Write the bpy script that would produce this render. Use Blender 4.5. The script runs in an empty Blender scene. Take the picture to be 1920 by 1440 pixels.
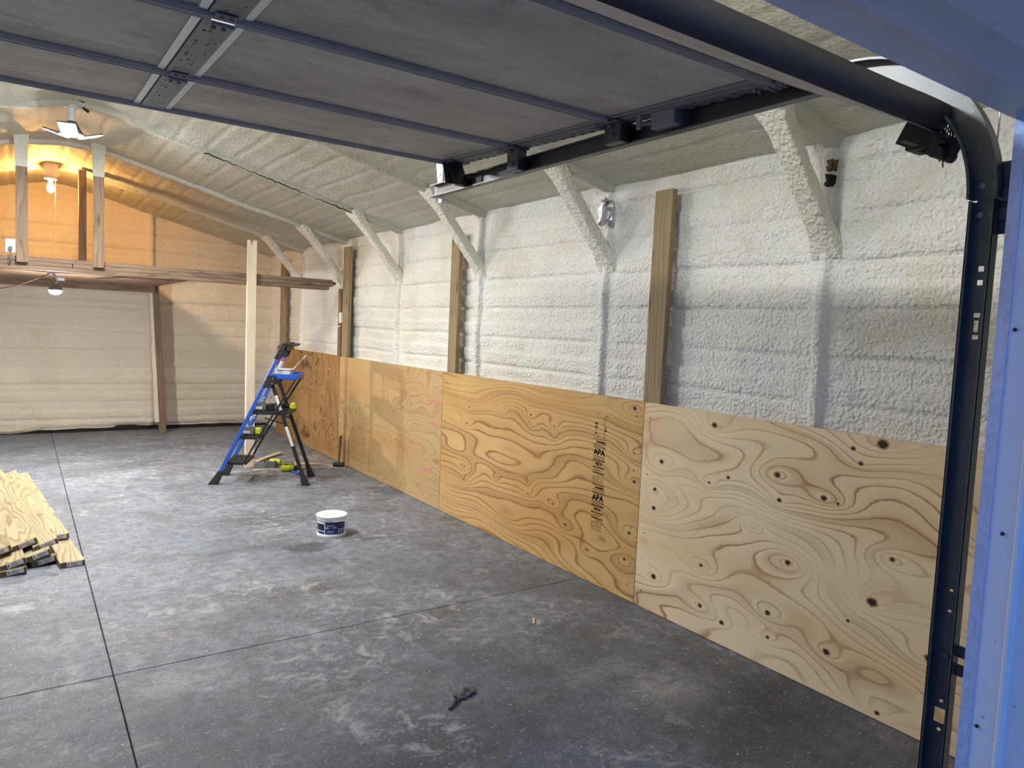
import bpy, bmesh, math, random
import numpy as np
from mathutils import Matrix, Vector
random.seed(7)
D = bpy.data
SC = bpy.context.scene
COL = SC.collection

# ------------------------------------------------------------------ camera, sky, exposure
cd = D.cameras.new('camera'); cam = D.objects.new('camera', cd); COL.objects.link(cam)
cd.sensor_width = 36.0; cd.lens = 25.213; cd.clip_start = 0.02; cd.clip_end = 200
cr = Vector((0.8236, -0.5654, 0.0433)).normalized()
cf = Vector((0.5661, 0.8208, -0.0763)).normalized()
cu = cr.cross(cf).normalized(); cr = cf.cross(cu).normalized()
cam.matrix_world = Matrix(((cr.x, cu.x, -cf.x, -3.036), (cr.y, cu.y, -cf.y, -3.016), (cr.z, cu.z, -cf.z, 1.615), (0, 0, 0, 1)))
SC.camera = cam
w = D.worlds.new('dusk_sky'); SC.world = w; w.use_nodes = True
wb = w.node_tree.nodes['Background']
wb.inputs['Color'].default_value = (0.16, 0.38, 1.0, 1); wb.inputs['Strength'].default_value = 1.7
SC.view_settings.view_transform = 'Standard'; SC.view_settings.look = 'None'
SC.view_settings.gamma = 1.0; SC.view_settings.use_curve_mapping = False
SC.view_settings.exposure = 0.0
SC.cycles.use_denoising = True
LED_POWER = 88.0; BULB_I = 4.6; WORK_I = 21.0

# ------------------------------------------------------------------ node helpers
class NT:
    def __init__(s, name):
        s.m = D.materials.new(name); s.m.use_nodes = True
        s.t = s.m.node_tree; s.b = s.t.nodes['Principled BSDF']
    def n(s, typ, **kw):
        x = s.t.nodes.new(typ)
        for k, v in kw.items(): setattr(x, k, v)
        return x
    def put(s, sock, v):
        if hasattr(v, 'is_output'): s.t.links.new(v, sock)
        elif isinstance(v, (tuple, list)):
            sock.default_value = tuple(v) + ((1,) if len(v) == 3 and sock.type == 'RGBA' else ())
        else: sock.default_value = v
    def math(s, op, a, b=0.0, c=0.0, clamp=False):
        x = s.n('ShaderNodeMath', operation=op, use_clamp=clamp)
        s.put(x.inputs[0], a); s.put(x.inputs[1], b); s.put(x.inputs[2], c); return x.outputs[0]
    def vmath(s, op, a, b=(0, 0, 0)):
        x = s.n('ShaderNodeVectorMath', operation=op)
        s.put(x.inputs[0], a); s.put(x.inputs[1], b)
        return x.outputs['Value'] if op in ('LENGTH', 'DISTANCE', 'DOT_PRODUCT') else x.outputs[0]
    def obj(s): return s.n('ShaderNodeTexCoord').outputs['Object']
    def pos(s): return s.n('ShaderNodeNewGeometry').outputs['Position']
    def noise(s, v, scale, detail=2, rough=0.5, dist=0.0):
        x = s.n('ShaderNodeTexNoise'); s.put(x.inputs['Vector'], v); s.put(x.inputs['Scale'], scale)
        s.put(x.inputs['Detail'], detail); s.put(x.inputs['Roughness'], rough); s.put(x.inputs['Distortion'], dist)
        return x.outputs['Fac']
    def ramp(s, f, stops, interp='LINEAR'):
        x = s.n('ShaderNodeValToRGB'); e = x.color_ramp.elements; x.color_ramp.interpolation = interp
        for i, (p, c) in enumerate(stops):
            el = e[i] if i < 2 else e.new(p)
            el.position = p; el.color = (c, c, c, 1) if not isinstance(c, (tuple, list)) else (*c, 1)
        s.put(x.inputs[0], f); return x.outputs[0]
    def mix(s, f, a, b, mode='MIX'):
        x = s.n('ShaderNodeMix', data_type='RGBA', blend_type=mode)
        s.put(x.inputs[0], f); s.put(x.inputs[6], a); s.put(x.inputs[7], b); return x.outputs[2]
    def attr(s, name): return s.n('ShaderNodeAttribute', attribute_name=name).outputs['Fac']
    def bump(s, h, strength=0.3, dist=0.01, prev=None):
        x = s.n('ShaderNodeBump'); s.put(x.inputs['Height'], h); s.put(x.inputs['Strength'], strength)
        s.put(x.inputs['Distance'], dist)
        if prev is not None: s.put(x.inputs['Normal'], prev)
        return x.outputs[0]
    def out(s, color, rough=0.6, metal=0.0, normal=None, spec=None):
        s.put(s.b.inputs['Base Color'], color); s.put(s.b.inputs['Roughness'], rough); s.put(s.b.inputs['Metallic'], metal)
        if normal is not None: s.put(s.b.inputs['Normal'], normal)
        if spec is not None: s.put(s.b.inputs['Specular IOR Level'], spec)
        return s.m

def plain(name, col, rough=0.5, metal=0.0, var=0.12, scale=14, bump=0.0):
    k = NT(name); v = k.obj()
    f = k.noise(v, scale, 3, 0.6)
    c = k.mix(f, tuple(max(0, x * (1 - var)) for x in col), tuple(min(1, x * (1 + var)) for x in col))
    nrm = k.bump(k.noise(v, scale * 8, 2), bump, 0.002) if bump else None
    return k.out(c, rough, metal, nrm)

def emissive(name, col, strength):
    k = NT(name)
    k.put(k.b.inputs['Base Color'], (0.9, 0.9, 0.9)); k.put(k.b.inputs['Emission Color'], col)
    k.put(k.b.inputs['Emission Strength'], strength); return k.m

def foam_mat(name, c1, c2, c3, spots=(), rel=1.0):
    k = NT(name); p = k.pos()
    f = k.noise(p, 0.9, 4, 0.6, 0.3); g = k.noise(p, 3.2, 3, 0.6)
    col = k.mix(k.ramp(f, [(0.42, 0.0), (0.66, 1.0)]), c1, c2)
    col = k.mix(k.ramp(k.math('ADD', k.math('MULTIPLY', f, 0.5), k.math('MULTIPLY', g, 0.5)), [(0.52, 0.0), (0.68, 0.75)]), col, c3)
    for (sx, sy, sz, r) in spots:
        d = k.vmath('DISTANCE', p, (sx, sy, sz))
        d = k.math('ADD', d, k.math('MULTIPLY', k.math('SUBTRACT', k.noise(p, 38, 3, 0.7), 0.5), r * 3.2))
        col = k.mix(k.ramp(k.math('DIVIDE', d, r), [(0.35, 0.85), (0.8, 0.0)]), col, (0.09, 0.085, 0.09))
    h = k.math('ADD', k.noise(p, 58, 1, 0.4), k.math('MULTIPLY', k.noise(p, 24, 1), 0.7))
    fine = k.noise(p, 130, 2)
    col = k.mix(k.math('MULTIPLY', k.ramp(fine, [(0.35, 1.0), (0.5, 0.0)]), 0.10), col, tuple(x * 0.55 for x in c2))
    nb = k.bump(h, 0.9 * rel, 0.015); nb = k.bump(fine, 0.3 * rel, 0.004, nb)
    return k.out(col, 0.62, 0.0, nb, 0.35)

def wood_mat(name, pale, dark, ring=7.0, knots=True, rough=0.68, contrast=1.0):
    k = NT(name); v = k.obj()
    rnd = k.n('ShaderNodeObjectInfo').outputs['Random']
    cmb = k.n('ShaderNodeCombineXYZ'); k.put(cmb.inputs[0], k.math('MULTIPLY', rnd, 37.0)); k.put(cmb.inputs[1], k.math('MULTIPLY', rnd, 11.0))
    vv = k.vmath('ADD', v, cmb.outputs[0])
    lo = k.noise(k.vmath('MULTIPLY', vv, (0.8, 7, 7)), 1.0, 2, 0.5, 0.2)
    sep = k.n('ShaderNodeSeparateXYZ'); k.put(sep.inputs[0], v)
    rf = k.math('FRACT', k.math('ADD', k.math('MULTIPLY', lo, ring), k.math('MULTIPLY', sep.outputs[1], 26.0)))
    line = k.ramp(rf, [(0.0, 0.15), (0.55, 0.35), (0.86, 1.0), (1.0, 0.1)])
    fib = k.noise(k.vmath('MULTIPLY', vv, (4, 190, 190)), 1.0, 2, 0.6)
    col = k.mix(k.math('MULTIPLY', line, 0.75 * contrast), pale, dark)
    col = k.mix(k.math('MULTIPLY', fib, 0.35), col, dark)
    blot = k.noise(k.vmath('MULTIPLY', vv, (1.6, 6, 6)), 1.0, 3)
    col = k.mix(k.ramp(blot, [(0.45, 0.0), (0.75, 0.45)]), col, tuple(x * 0.75 for x in dark))
    if knots:
        vo = k.n('ShaderNodeTexVoronoi'); k.put(vo.inputs['Vector'], k.vmath('MULTIPLY', vv, (2.3, 9, 9))); k.put(vo.inputs['Scale'], 1.0)
        col = k.mix(k.ramp(vo.outputs['Distance'], [(0.07, 0.9), (0.16, 0.0)]), col, (0.10, 0.055, 0.03))
    return k.out(col, rough, 0.0, k.bump(fib, 0.25, 0.002), 0.3)

def ply_mat(name, pale, mid, line, lw=0.30, stain=(0.30, 0.13, 0.05)):
    k = NT(name); p = k.obj()
    F = k.attr('grain'); kn = k.attr('knot'); tn = k.attr('tint'); mk = k.attr('mark'); st = k.attr('stain'); av = k.attr('line')
    jit = k.math('MULTIPLY', k.math('SUBTRACT', k.noise(k.vmath('MULTIPLY', p, (1, 5, 30)), 4.0, 3, 0.7), 0.5), 0.22)
    fr = k.math('FRACT', k.math('ADD', F, jit))
    ln = k.ramp(fr, [(0.0, 1.0), (0.05, 0.85), (lw, 0.12), (0.75, 0.0), (0.95, 0.05), (1.0, 1.0)])
    broad = k.ramp(k.math('FRACT', k.math('MULTIPLY', F, 0.23)), [(0.0, 0.0), (0.25, 0.9), (0.34, 0.55), (0.40, 0.0), (1.0, 0.0)])
    fib = k.noise(k.vmath('MULTIPLY', p, (1, 6, 160)), 1.0, 3, 0.6)
    spk = k.noise(k.vmath('MULTIPLY', p, (1, 40, 320)), 1.0, 2, 0.6)
    col = k.mix(tn, pale, mid)
    col = k.mix(k.math('MULTIPLY', k.ramp(fib, [(0.4, 0.0), (0.7, 1.0)]), 0.28), col, mid)
    col = k.mix(k.math('MULTIPLY', k.ramp(spk, [(0.30, 1.0), (0.42, 0.0)]), 0.25), col, line)
    col = k.mix(k.math('MULTIPLY', broad, k.math('MULTIPLY', av, 0.42)), col, line)
    col = k.mix(k.math('MULTIPLY', ln, av, clamp=True), col, line)
    col = k.mix(st, col, stain)
    edge = k.math('ADD', kn, k.math('MULTIPLY', k.math('SUBTRACT', k.noise(p, 60, 3, 0.7), 0.5), 0.55))
    col = k.mix(k.ramp(edge, [(0.42, 0.0), (0.62, 0.75)]), col, (0.22, 0.10, 0.045))
    col = k.mix(k.ramp(edge, [(0.70, 0.0), (0.84, 1.0)]), col, (0.030, 0.016, 0.012))
    col = k.mix(k.math('MULTIPLY', mk, k.ramp(fib, [(0.25, 0.45), (0.6, 1.0)])), col, (0.58, 0.20, 0.17))
    return k.out(col, 0.6, 0.0, k.bump(k.math('ADD', k.math('MULTIPLY', ln, -0.6), fib), 0.12, 0.002), 0.3)

def concrete_mat():
    k = NT('stained_concrete'); p = k.pos()
    a = k.noise(p, 0.7, 5, 0.62, 0.4); b = k.noise(p, 2.6, 5, 0.68, 0.5); c = k.noise(p, 16, 4, 0.7); d = k.noise(p, 120, 2, 0.6)
    streak = k.noise(k.vmath('MULTIPLY', p, (1.6, 5.5, 1)), 1.7, 4, 0.65)
    base = k.mix(k.ramp(a, [(0.36, 0.0), (0.64, 1.0)]), (0.180, 0.200, 0.242), (0.288, 0.313, 0.366))
    base = k.mix(k.ramp(b, [(0.38, 0.6), (0.54, 0.0)]), base, (0.130, 0.130, 0.138))
    base = k.mix(k.ramp(streak, [(0.55, 0.0), (0.72, 0.55)]), base, (0.33, 0.32, 0.32))
    sep = k.n('ShaderNodeSeparateXYZ'); k.put(sep.inputs[0], p)
    # grime tracked in near the doorway
    front = k.ramp(k.math('ADD', k.math('MULTIPLY', sep.outputs[1], 0.22), k.math('MULTIPLY', b, 0.5)), [(-0.0, 1.0), (0.62, 0.0)])
    base = k.mix(k.math('MULTIPLY', front, 0.55), base, (0.070, 0.071, 0.076))
    for (x, y, rx, ry, col, amt, sharp) in STAINS:
        q = k.vmath('MULTIPLY', k.vmath('SUBTRACT', p, (x, y, 0)), (1 / rx, 1 / ry, 1))
        dd = k.math('ADD', k.vmath('LENGTH', q), k.math('MULTIPLY', k.math('SUBTRACT', k.noise(p, 7, 4, 0.7), 0.5), 1.9))
        base = k.mix(k.ramp(dd, [(sharp, amt), (1.05, 0.0)]), base, col)
    base = k.mix(k.math('MULTIPLY', k.ramp(c, [(0.40, 1.0), (0.55, 0.0)]), 0.42), base, (0.07, 0.072, 0.08))
    base = k.mix(k.math('MULTIPLY', k.ramp(d, [(0.42, 1.0), (0.58, 0.0)]), 0.42), base, (0.05, 0.05, 0.055))
    base = k.mix(k.ramp(k.noise(p, 55, 3, 0.7), [(0.60, 0.0), (0.70, 0.6)]), base, (0.48, 0.495, 0.53))
    # pale scuffs and chips
    scuff = k.noise(k.vmath('MULTIPLY', p, (1, 1, 1)), 9, 6, 0.8, 0.6)
    zone = k.ramp(k.noise(p, 1.3, 3, 0.6, 0.5), [(0.43, 0.0), (0.62, 1.0)])
    base = k.mix(k.math('MULTIPLY', k.ramp(scuff, [(0.50, 0.0), (0.64, 0.8)]), zone), base, (0.42, 0.41, 0.41))
    vo = k.n('ShaderNodeTexVoronoi'); k.put(vo.inputs['Vector'], p); k.put(vo.inputs['Scale'], 11.0)
    base = k.mix(k.ramp(vo.outputs['Distance'], [(0.030, 0.8), (0.06, 0.0)]), base, (0.62, 0.61, 0.58))
    nb = k.bump(k.math('ADD', d, k.math('MULTIPLY', c, 1.2)), 0.30, 0.004)
    return k.out(base, k.ramp(b, [(0.3, 0.55), (0.7, 0.8)]), 0.0, nb, 0.35)

STAINS = [(-1.36, 1.91, .17, .13, (.055, .058, .065), .8, .75), (-1.69, 1.14, .34, .22, (.085, .070, .055), .6, .3),
          (-1.47, 2.75, .55, .30, (.08, .075, .07), .5, .2), (-1.30, .35, .5, .25, (.10, .09, .085), .35, .2),
          (-1.9, -.30, .55, .25, (.35, .34, .35), .25, .1), (-2.45, .30, .30, .16, (.42, .42, .44), .55, .1),
          (-2.90, .95, .25, .25, (.30, .33, .37), .4, .1), (-.58, -.86, .35, .22, (.46, .45, .44), .55, .05),
          (-.75, -.55, .30, .12, (.40, .40, .40), .45, .05), (-.35, -1.2, .6, .4, (.03, .03, .034), .65, .2),
          (-1.7, -.75, .7, .3, (.03, .03, .036), .45, .2), (-.85, 1.9, .22, .05, (.06, .06, .06), .55, .3),
          (-1.75, 2.05, .42, .07, (.06, .06, .062), .45, .2), (-2.2, 5.4, .8, .35, (.10, .09, .085), .4, .2)]

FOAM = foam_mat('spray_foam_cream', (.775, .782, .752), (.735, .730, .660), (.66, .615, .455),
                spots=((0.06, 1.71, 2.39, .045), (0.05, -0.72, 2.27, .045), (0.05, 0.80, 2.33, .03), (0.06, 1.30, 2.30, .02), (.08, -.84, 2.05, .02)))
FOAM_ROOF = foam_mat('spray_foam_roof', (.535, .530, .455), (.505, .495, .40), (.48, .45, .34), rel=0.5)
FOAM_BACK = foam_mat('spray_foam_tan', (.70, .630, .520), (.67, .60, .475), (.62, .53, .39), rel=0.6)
FOAM_YEL = foam_mat('spray_foam_brace', (.76, .75, .67), (.71, .675, .54), (.62, .53, .31))
CONC = concrete_mat()
TREATED = wood_mat('treated_post_wood', (.37, .285, .165), (.190, .135, .070), 6, True)
DARKWOOD = wood_mat('old_brown_wood', (.27, .185, .125), (.115, .070, .046), 6, True)
BEAMWOOD = wood_mat('weathered_beam_wood', (.30, .215, .148), (.125, .078, .050), 7, True)
NEWPINE = wood_mat('new_white_pine', (.80, .715, .565), (.64, .51, .34), 4, True, contrast=.7)
LUMBER = wood_mat('yellow_treated_pine', (.50, .445, .285), (.25, .175, .075), 10, False, contrast=1.25)
CHIPWOOD = wood_mat('fresh_split_wood', (.74, .58, .38), (.52, .36, .20), 4, False)
HANDLEWOOD = wood_mat('hammer_handle_wood', (.27, .120, .055), (.15, .060, .030), 4, False)
TRACKM = plain('dark_track_steel', (.085, .092, .098), .42, .75, .35, 9)
GALV = plain('galvanised_steel', (.62, .66, .70), .38, .65, .12, 20)
LITBEND = plain('lamplit_bend_steel', (.13, .14, .152), .45, .5, .2, 16)  # paler copy of the track steel, lamplight on the arc put into its colour
STILEM = plain('dusty_galvanised_stile', (.205, .210, .225), .6, .35, .25, 22)
RAILM = plain('dusty_door_rail', (.36, .35, .345), .65, .1, .2, 16)
BLACKR = plain('black_rubber', (.012, .013, .016), .6, 0, .3, 30, .2)
BLACKP = plain('black_plastic', (.009, .009, .010), .5, 0, .2, 20)
BLUE = plain('blue_fibreglass', (.016, .085, .46), .35, 0, .12, 12)
LIME = plain('lime_tool_plastic', (.44, .50, .02), .42, 0, .12, 18)
GREYP = plain('grey_battery_plastic', (.10, .105, .11), .45, 0, .2, 18)
WHITEP = plain('white_plastic', (.80, .81, .80), .4, 0, .05, 10)
TRAYP = plain('translucent_tub_plastic', (.60, .62, .66), .35, 0, .08, 10)
LABELB = plain('bucket_label_blue', (.018, .042, .155), .4, 0, .25, 20)
LABELD = plain('bucket_label_navy', (.008, .014, .050), .4, 0, .25, 20)
PRINTW = plain('pale_print', (.45, .52, .66), .5, 0, .2, 40)
PAPER = plain('tag_paper', (.62, .60, .58), .7, 0, .15, 60)
INK = plain('stamp_ink', (.022, .016, .012), .8, 0, .3, 60)
RED = plain('red_print', (.50, .05, .05), .5, 0, .1, 20)
STEEL = plain('bright_bolt_steel', (.60, .62, .64), .3, .9, .1, 30)
IRON = plain('black_iron_head', (.02, .02, .022), .5, .4, .2, 30)
CORDM = plain('dark_cord', (.045, .035, .028), .6, 0, .1, 30)
ENDGRAIN = plain('dark_end_grain', (.115, .085, .042), .85, 0, .35, 40)
FOIL = plain('crinkled_foil', (.55, .55, .58), .3, .8, .3, 40, .5)
DARKGAP = plain('dark_void', (.012, .011, .010), .9, 0, .2, 10)
SIDING = plain('steel_siding', (.45, .47, .50), .5, .1, .08, 6)
CRUMB = plain('black_scrap', (.06, .06, .062), .7, 0, .4, 60)

def trim_mat():
    k = NT('painted_jamb_steel'); p = k.pos()
    f = k.noise(p, 3, 4, 0.6)
    fine = k.noise(k.vmath('MULTIPLY', p, (260, 260, 5)), 1.0, 2, 0.5)
    speck = k.noise(p, 70, 3, 0.7)
    c = k.mix(f, (.50, .53, .60), (.62, .64, .68))
    c = k.mix(k.ramp(speck, [(0.66, 0.0), (0.74, 0.7)]), c, (.10, .12, .20))
    return k.out(c, .5, 0, k.bump(fine, 0.12, 0.001), 0.4)
TRIM = trim_mat()

def panel_mat():
    k = NT('dirty_door_backing'); p = k.obj()
    a = k.noise(k.vmath('MULTIPLY', p, (1, 2.5, 1)), 1.6, 5, 0.65, 0.6); b = k.noise(k.vmath('MULTIPLY', p, (2.6, 8, 1)), 2.4, 5, 0.75)
    c = k.mix(k.ramp(a, [(0.36, 0.0), (0.66, 1.0)]), (.36, .345, .325), (.53, .510, .475))
    c = k.mix(k.ramp(b, [(0.52, 0.0), (0.72, 0.6)]), c, (.17, .155, .150))
    q_ = k.noise(p, 1.1, 5, 0.7, 0.9); c = k.mix(k.ramp(q_, [(0.52, 0.0), (0.66, 0.55)]), c, (.16, .15, .15))
    g = k.noise(p, 190, 2, 0.6)
    c = k.mix(k.math('MULTIPLY', k.ramp(g, [(0.3, 0.0), (0.7, 1.0)]), 0.35), c, (.60, .58, .55))
    return k.out(c, .75, 0, k.bump(g, 0.25, 0.002), 0.25)
PANELM = panel_mat()
LIPM = plain('blue_jamb_edge', (.22, .34, .66), .5, 0, .35, 55)

# ------------------------------------------------------------------ mesh helpers
class MB:
    def __init__(s): s.v = []; s.f = []
    def add(s, vs, fs):
        o = len(s.v); s.v += [tuple(x) for x in vs]; s.f += [tuple(o + i for i in f) for f in fs]; return s
    def box(s, c, d, R=None):
        hx, hy, hz = d[0] / 2, d[1] / 2, d[2] / 2
        vs = [Vector((x * hx, y * hy, z * hz)) for x in (-1, 1) for y in (-1, 1) for z in (-1, 1)]
        if R is not None: vs = [R @ x for x in vs]
        c = Vector(c)
        return s.add([x + c for x in vs], [(0, 1, 3, 2), (4, 6, 7, 5), (0, 4, 5, 1), (2, 3, 7, 6), (0, 2, 6, 4), (1, 5, 7, 3)])
    def bar(s, a, b, w, h, up=(0, 0, 1)):
        a, b = Vector(a), Vector(b); x = (b - a); L = x.length; x.normalize()
        y = Vector(up).cross(x); y = y.normalized() if y.length > 1e-5 else Vector((0, 1, 0)); z = x.cross(y)
        return s.box((a + b) / 2, (L, w, h), Matrix((x, y, z)).transposed())
    def tube(s, pts, r, n=8, cap=True):
        pts = [Vector(p) for p in pts]; rs = r if isinstance(r, (list, tuple)) else [r] * len(pts)
        t0 = (pts[1] - pts[0]).normalized(); up = Vector((0, 0, 1)) if abs(t0.z) < .9 else Vector((1, 0, 0))
        u = t0.cross(up).normalized(); vs = []; N = len(pts)
        for i, p in enumerate(pts):
            t = (pts[min(i + 1, N - 1)] - pts[max(i - 1, 0)]).normalized()
            u = (u - t * u.dot(t)).normalized(); q = t.cross(u)
            vs += [p + (u * math.cos(2 * math.pi * k / n) + q * math.sin(2 * math.pi * k / n)) * rs[i] for k in range(n)]
        fs = [(i * n + k, i * n + (k + 1) % n, (i + 1) * n + (k + 1) % n, (i + 1) * n + k) for i in range(N - 1) for k in range(n)]
        if cap: fs += [tuple(range(n - 1, -1, -1)), tuple((N - 1) * n + k for k in range(n))]
        return s.add(vs, fs)
    def lathe(s, prof, n=32, c=(0, 0, 0), cap=True, R=None):
        c = Vector(c); vs = []
        for r, z in prof:
            for k in range(n):
                q = Vector((r * math.cos(2 * math.pi * k / n), r * math.sin(2 * math.pi * k / n), z))
                vs.append((R @ q if R is not None else q) + c)
        N = len(prof)
        fs = [(i * n + k, i * n + (k + 1) % n, (i + 1) * n + (k + 1) % n, (i + 1) * n + k) for i in range(N - 1) for k in range(n)]
        if cap: fs += [tuple(range(n - 1, -1, -1)), tuple((N - 1) * n + k for k in range(n))]
        return s.add(vs, fs)
    def prism(s, poly, fn, a, b):
        n = len(poly); vs = [fn(p, a) for p in poly] + [fn(p, b) for p in poly]
        return s.add(vs, [tuple(range(n - 1, -1, -1)), tuple(range(n, 2 * n))] + [(i, (i + 1) % n, n + (i + 1) % n, n + i) for i in range(n)])
    def mesh(s, name, mat, smooth=False, bevel=0.0):
        me = D.meshes.new(name); me.from_pydata(s.v, [], s.f)
        bm = bmesh.new(); bm.from_mesh(me); bmesh.ops.recalc_face_normals(bm, faces=bm.faces)
        if bevel: bmesh.ops.bevel(bm, geom=bm.edges[:], offset=bevel, segments=1, affect='EDGES', clamp_overlap=True)
        bm.to_mesh(me); bm.free()
        if smooth:
            for p in me.polygons: p.use_smooth = True
            me.set_sharp_from_angle(angle=math.radians(38))
        me.materials.append(mat); return me

def link(name, me, parent=None, loc=None):
    o = D.objects.new(name, me); COL.objects.link(o)
    if parent is not None: o.parent = parent
    if loc is not None: o.location = loc
    return o
def part(name, mb, mat, parent=None, smooth=False, bevel=0.0, label=None):
    o = link(name, mb.mesh(name, mat, smooth, bevel), parent)
    if label: o['label'] = label
    return o
def tag(o, label, cat, group=None):
    o['label'] = label; o['category'] = cat
    if group: o['group'] = group
    return o
def empty(name, loc=(0, 0, 0), rotz=0.0):
    o = D.objects.new(name, None); COL.objects.link(o); o.location = loc; o.rotation_euler = (0, 0, rotz)
    o.empty_display_size = .1; return o
def structure(o): o['kind'] = 'structure'; return o
def copy_tree(o, parent=None):
    c = o.copy(); COL.objects.link(c)
    if parent is not None: c.parent = parent
    for ch in list(o.children): copy_tree(ch, c)
    return c

# value noise on numpy grids
def vnoise(x, y, seed):
    rng = np.random.RandomState(seed); T = rng.rand(256, 256)
    xi = np.floor(x).astype(int); yi = np.floor(y).astype(int); xf = x - xi; yf = y - yi
    u = xf * xf * (3 - 2 * xf); v = yf * yf * (3 - 2 * yf)
    g = lambda a, b: T[a % 256, b % 256]
    return (g(xi, yi) * (1 - u) + g(xi + 1, yi) * u) * (1 - v) + (g(xi, yi + 1) * (1 - u) + g(xi + 1, yi + 1) * u) * v - .5
def fbm(x, y, seed, octv=3):
    a = 0; amp = 1.0; f = 1.0
    for i in range(octv): a = a + amp * vnoise(x * f + 17.3 * i, y * f + 5.1 * i, seed + i); amp *= .5; f *= 2.03
    return a

def grid_mesh(name, P, mat, attrs=None, extra=None, flip=False, smooth=True):
    nu, nv = P.shape[:2]; V = P.reshape(-1, 3)
    idx = np.arange(nu * nv).reshape(nu, nv)
    q = np.stack([idx[:-1, :-1], idx[1:, :-1], idx[1:, 1:], idx[:-1, 1:]], -1).reshape(-1, 4)
    if flip: q = q[:, ::-1]
    if extra is not None:
        ev, ef = extra; ef = np.array(ef) + len(V); V = np.concatenate([V, np.array(ev)]); q = np.concatenate([q, ef])
    me = D.meshes.new(name); me.vertices.add(len(V)); me.loops.add(q.size); me.polygons.add(len(q))
    me.vertices.foreach_set('co', V.astype(np.float32).ravel())
    me.loops.foreach_set('vertex_index', q.astype(np.int32).ravel())
    me.polygons.foreach_set('loop_start', np.arange(0, q.size, 4, dtype=np.int32))
    me.update(calc_edges=True)
    if smooth: me.polygons.foreach_set('use_smooth', np.ones(len(q), bool))
    for k, a in (attrs or {}).items():
        at = me.attributes.new(k, 'FLOAT', 'POINT'); full = np.zeros(len(V), np.float32); full[:nu * nv] = a.ravel(); at.data.foreach_set('value', full)
    me.materials.append(mat); me.validate(); return me

FR = [-1.03, 0.50, 2.03, 3.55, 5.05, 6.50]     # bents of the steel frame, 5 ft apart
Y0, Y1, XR, XL = -2.55, 7.97, -2.65, -5.40      # front, back, ridge, left foam face
def axis_y():
    a = list(np.arange(Y0, Y1 + .2, .035))
    for f in FR: a += list(np.arange(f - .16, f + .16, .009))
    return np.array(sorted(set(np.round(a, 4))))
def frame_bump(y, hgt, wdt, halo, hw):
    b = 0
    for f in FR: b = b + hgt * np.exp(-np.abs((y - f) / wdt) ** 5) + halo * np.exp(-np.abs((y - f) / hw) ** 4)
    return b
def near_frame(y, wd):
    b = 0
    for f in FR: b = np.maximum(b, np.exp(-np.abs((y - f) / wd) ** 4))
    return b

# ------------------------------------------------------------------ the setting
# floor: four slabs with sawn joints over a base
fb = MB(); fb.box((-2.65, 2.72, -.09), (5.9, 10.75, .14))
floor = structure(part('floor', fb, DARKGAP))
for (xa, xb, ya, yb) in ((-2.698, .24, .501, 8.05), (-2.698, .24, -2.60, .497), (-5.55, -2.702, .501, 8.05), (-5.55, -2.702, -2.60, .497)):
    m = MB(); m.box(((xa + xb) / 2, (ya + yb) / 2, -.04), (xb - xa, yb - ya, .08)); part('slab', m, CONC, floor, bevel=.003)
dw = MB(); dw.box((-2.65, -6.65, -.06), (14, 8.08, .10)); structure(part('driveway', dw, CONC))

def wall_grid(side):
    ys = axis_y(); zs = np.arange(0.0, 2.625, .0125)
    Yg, Zg = np.meshgrid(ys, zs, indexing='ij')
    sd = 11 if side > 0 else 47
    wob = .018 * fbm(Yg * 1.1, Zg * .7 + 3, sd + 3, 2)
    k = (Zg + wob - .215) / .2225; fr = k - np.round(k)
    amp = .6 + 1.1 * (fbm(Yg * .9, np.round(k) * 7.7, sd + 9, 2) + .25)
    groove = -.024 * np.exp(-(fr * .2225 / .010) ** 2) * np.clip(amp, .25, 1.6)
    saw = .017 * (fr + .5)                      # every lift of foam swells towards its top
    nf = near_frame(Yg, .13)
    d = (groove + saw) * (1 - .85 * nf) + .030 * fbm(Yg * 1.7, Zg * 2.2, sd, 3) + .008 * fbm(Yg * 9, Zg * 9, sd + 5, 2)
    wavy = .012 * fbm(Zg * 2.2, Zg * 0 + 4.4, sd + 20, 2)
    d += frame_bump(Yg + wavy, .032, .028, .022, .16)
    d += .07 * np.exp(-(2.60 - Zg) / .035)
    X = .115 - d
    P = np.stack([X if side > 0 else 2 * XR - X, Yg, Zg], -1)
    return grid_mesh('wall', P, FOAM, flip=side > 0)
wall_right = structure(link('wall_right', wall_grid(1)))
wall_left = structure(link('wall_left', wall_grid(-1)))

def roof_z(x, rnd=.16):
    return 2.575 + .256 * (-XR + .0) - .256 * (np.sqrt((x - XR) ** 2 + rnd ** 2))
def roof_grid():
    ys = axis_y(); xs = np.arange(XL - .06, .16, .016)
    Yg, Xg = np.meshgrid(ys, xs, indexing='ij')
    s = np.abs(Xg - XR)
    k = (s + .02 * fbm(Yg * 1.2, Xg, 77, 2)) / .228; fr = k - np.round(k)
    groove = -.008 * np.exp(-(fr * .228 / .020) ** 2)
    nf = near_frame(Yg, .12)
    d = (groove + .008 * (.5 - np.abs(fr) * 1.0)) * (1 - .8 * nf) + .028 * fbm(Yg * 1.5, Xg * 1.9, 61, 3) + .006 * fbm(Yg * 8, Xg * 8, 65, 2)
    d += frame_bump(Yg + .014 * fbm(Xg * 2, Xg * 0, 70, 2), .040, .040, .016, .17)
    P = np.stack([Xg, Yg, roof_z(Xg) - d], -1)
    return grid_mesh('ceiling', P, FOAM_ROOF, flip=True)
ceiling = structure(link('ceiling', roof_grid()))

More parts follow.
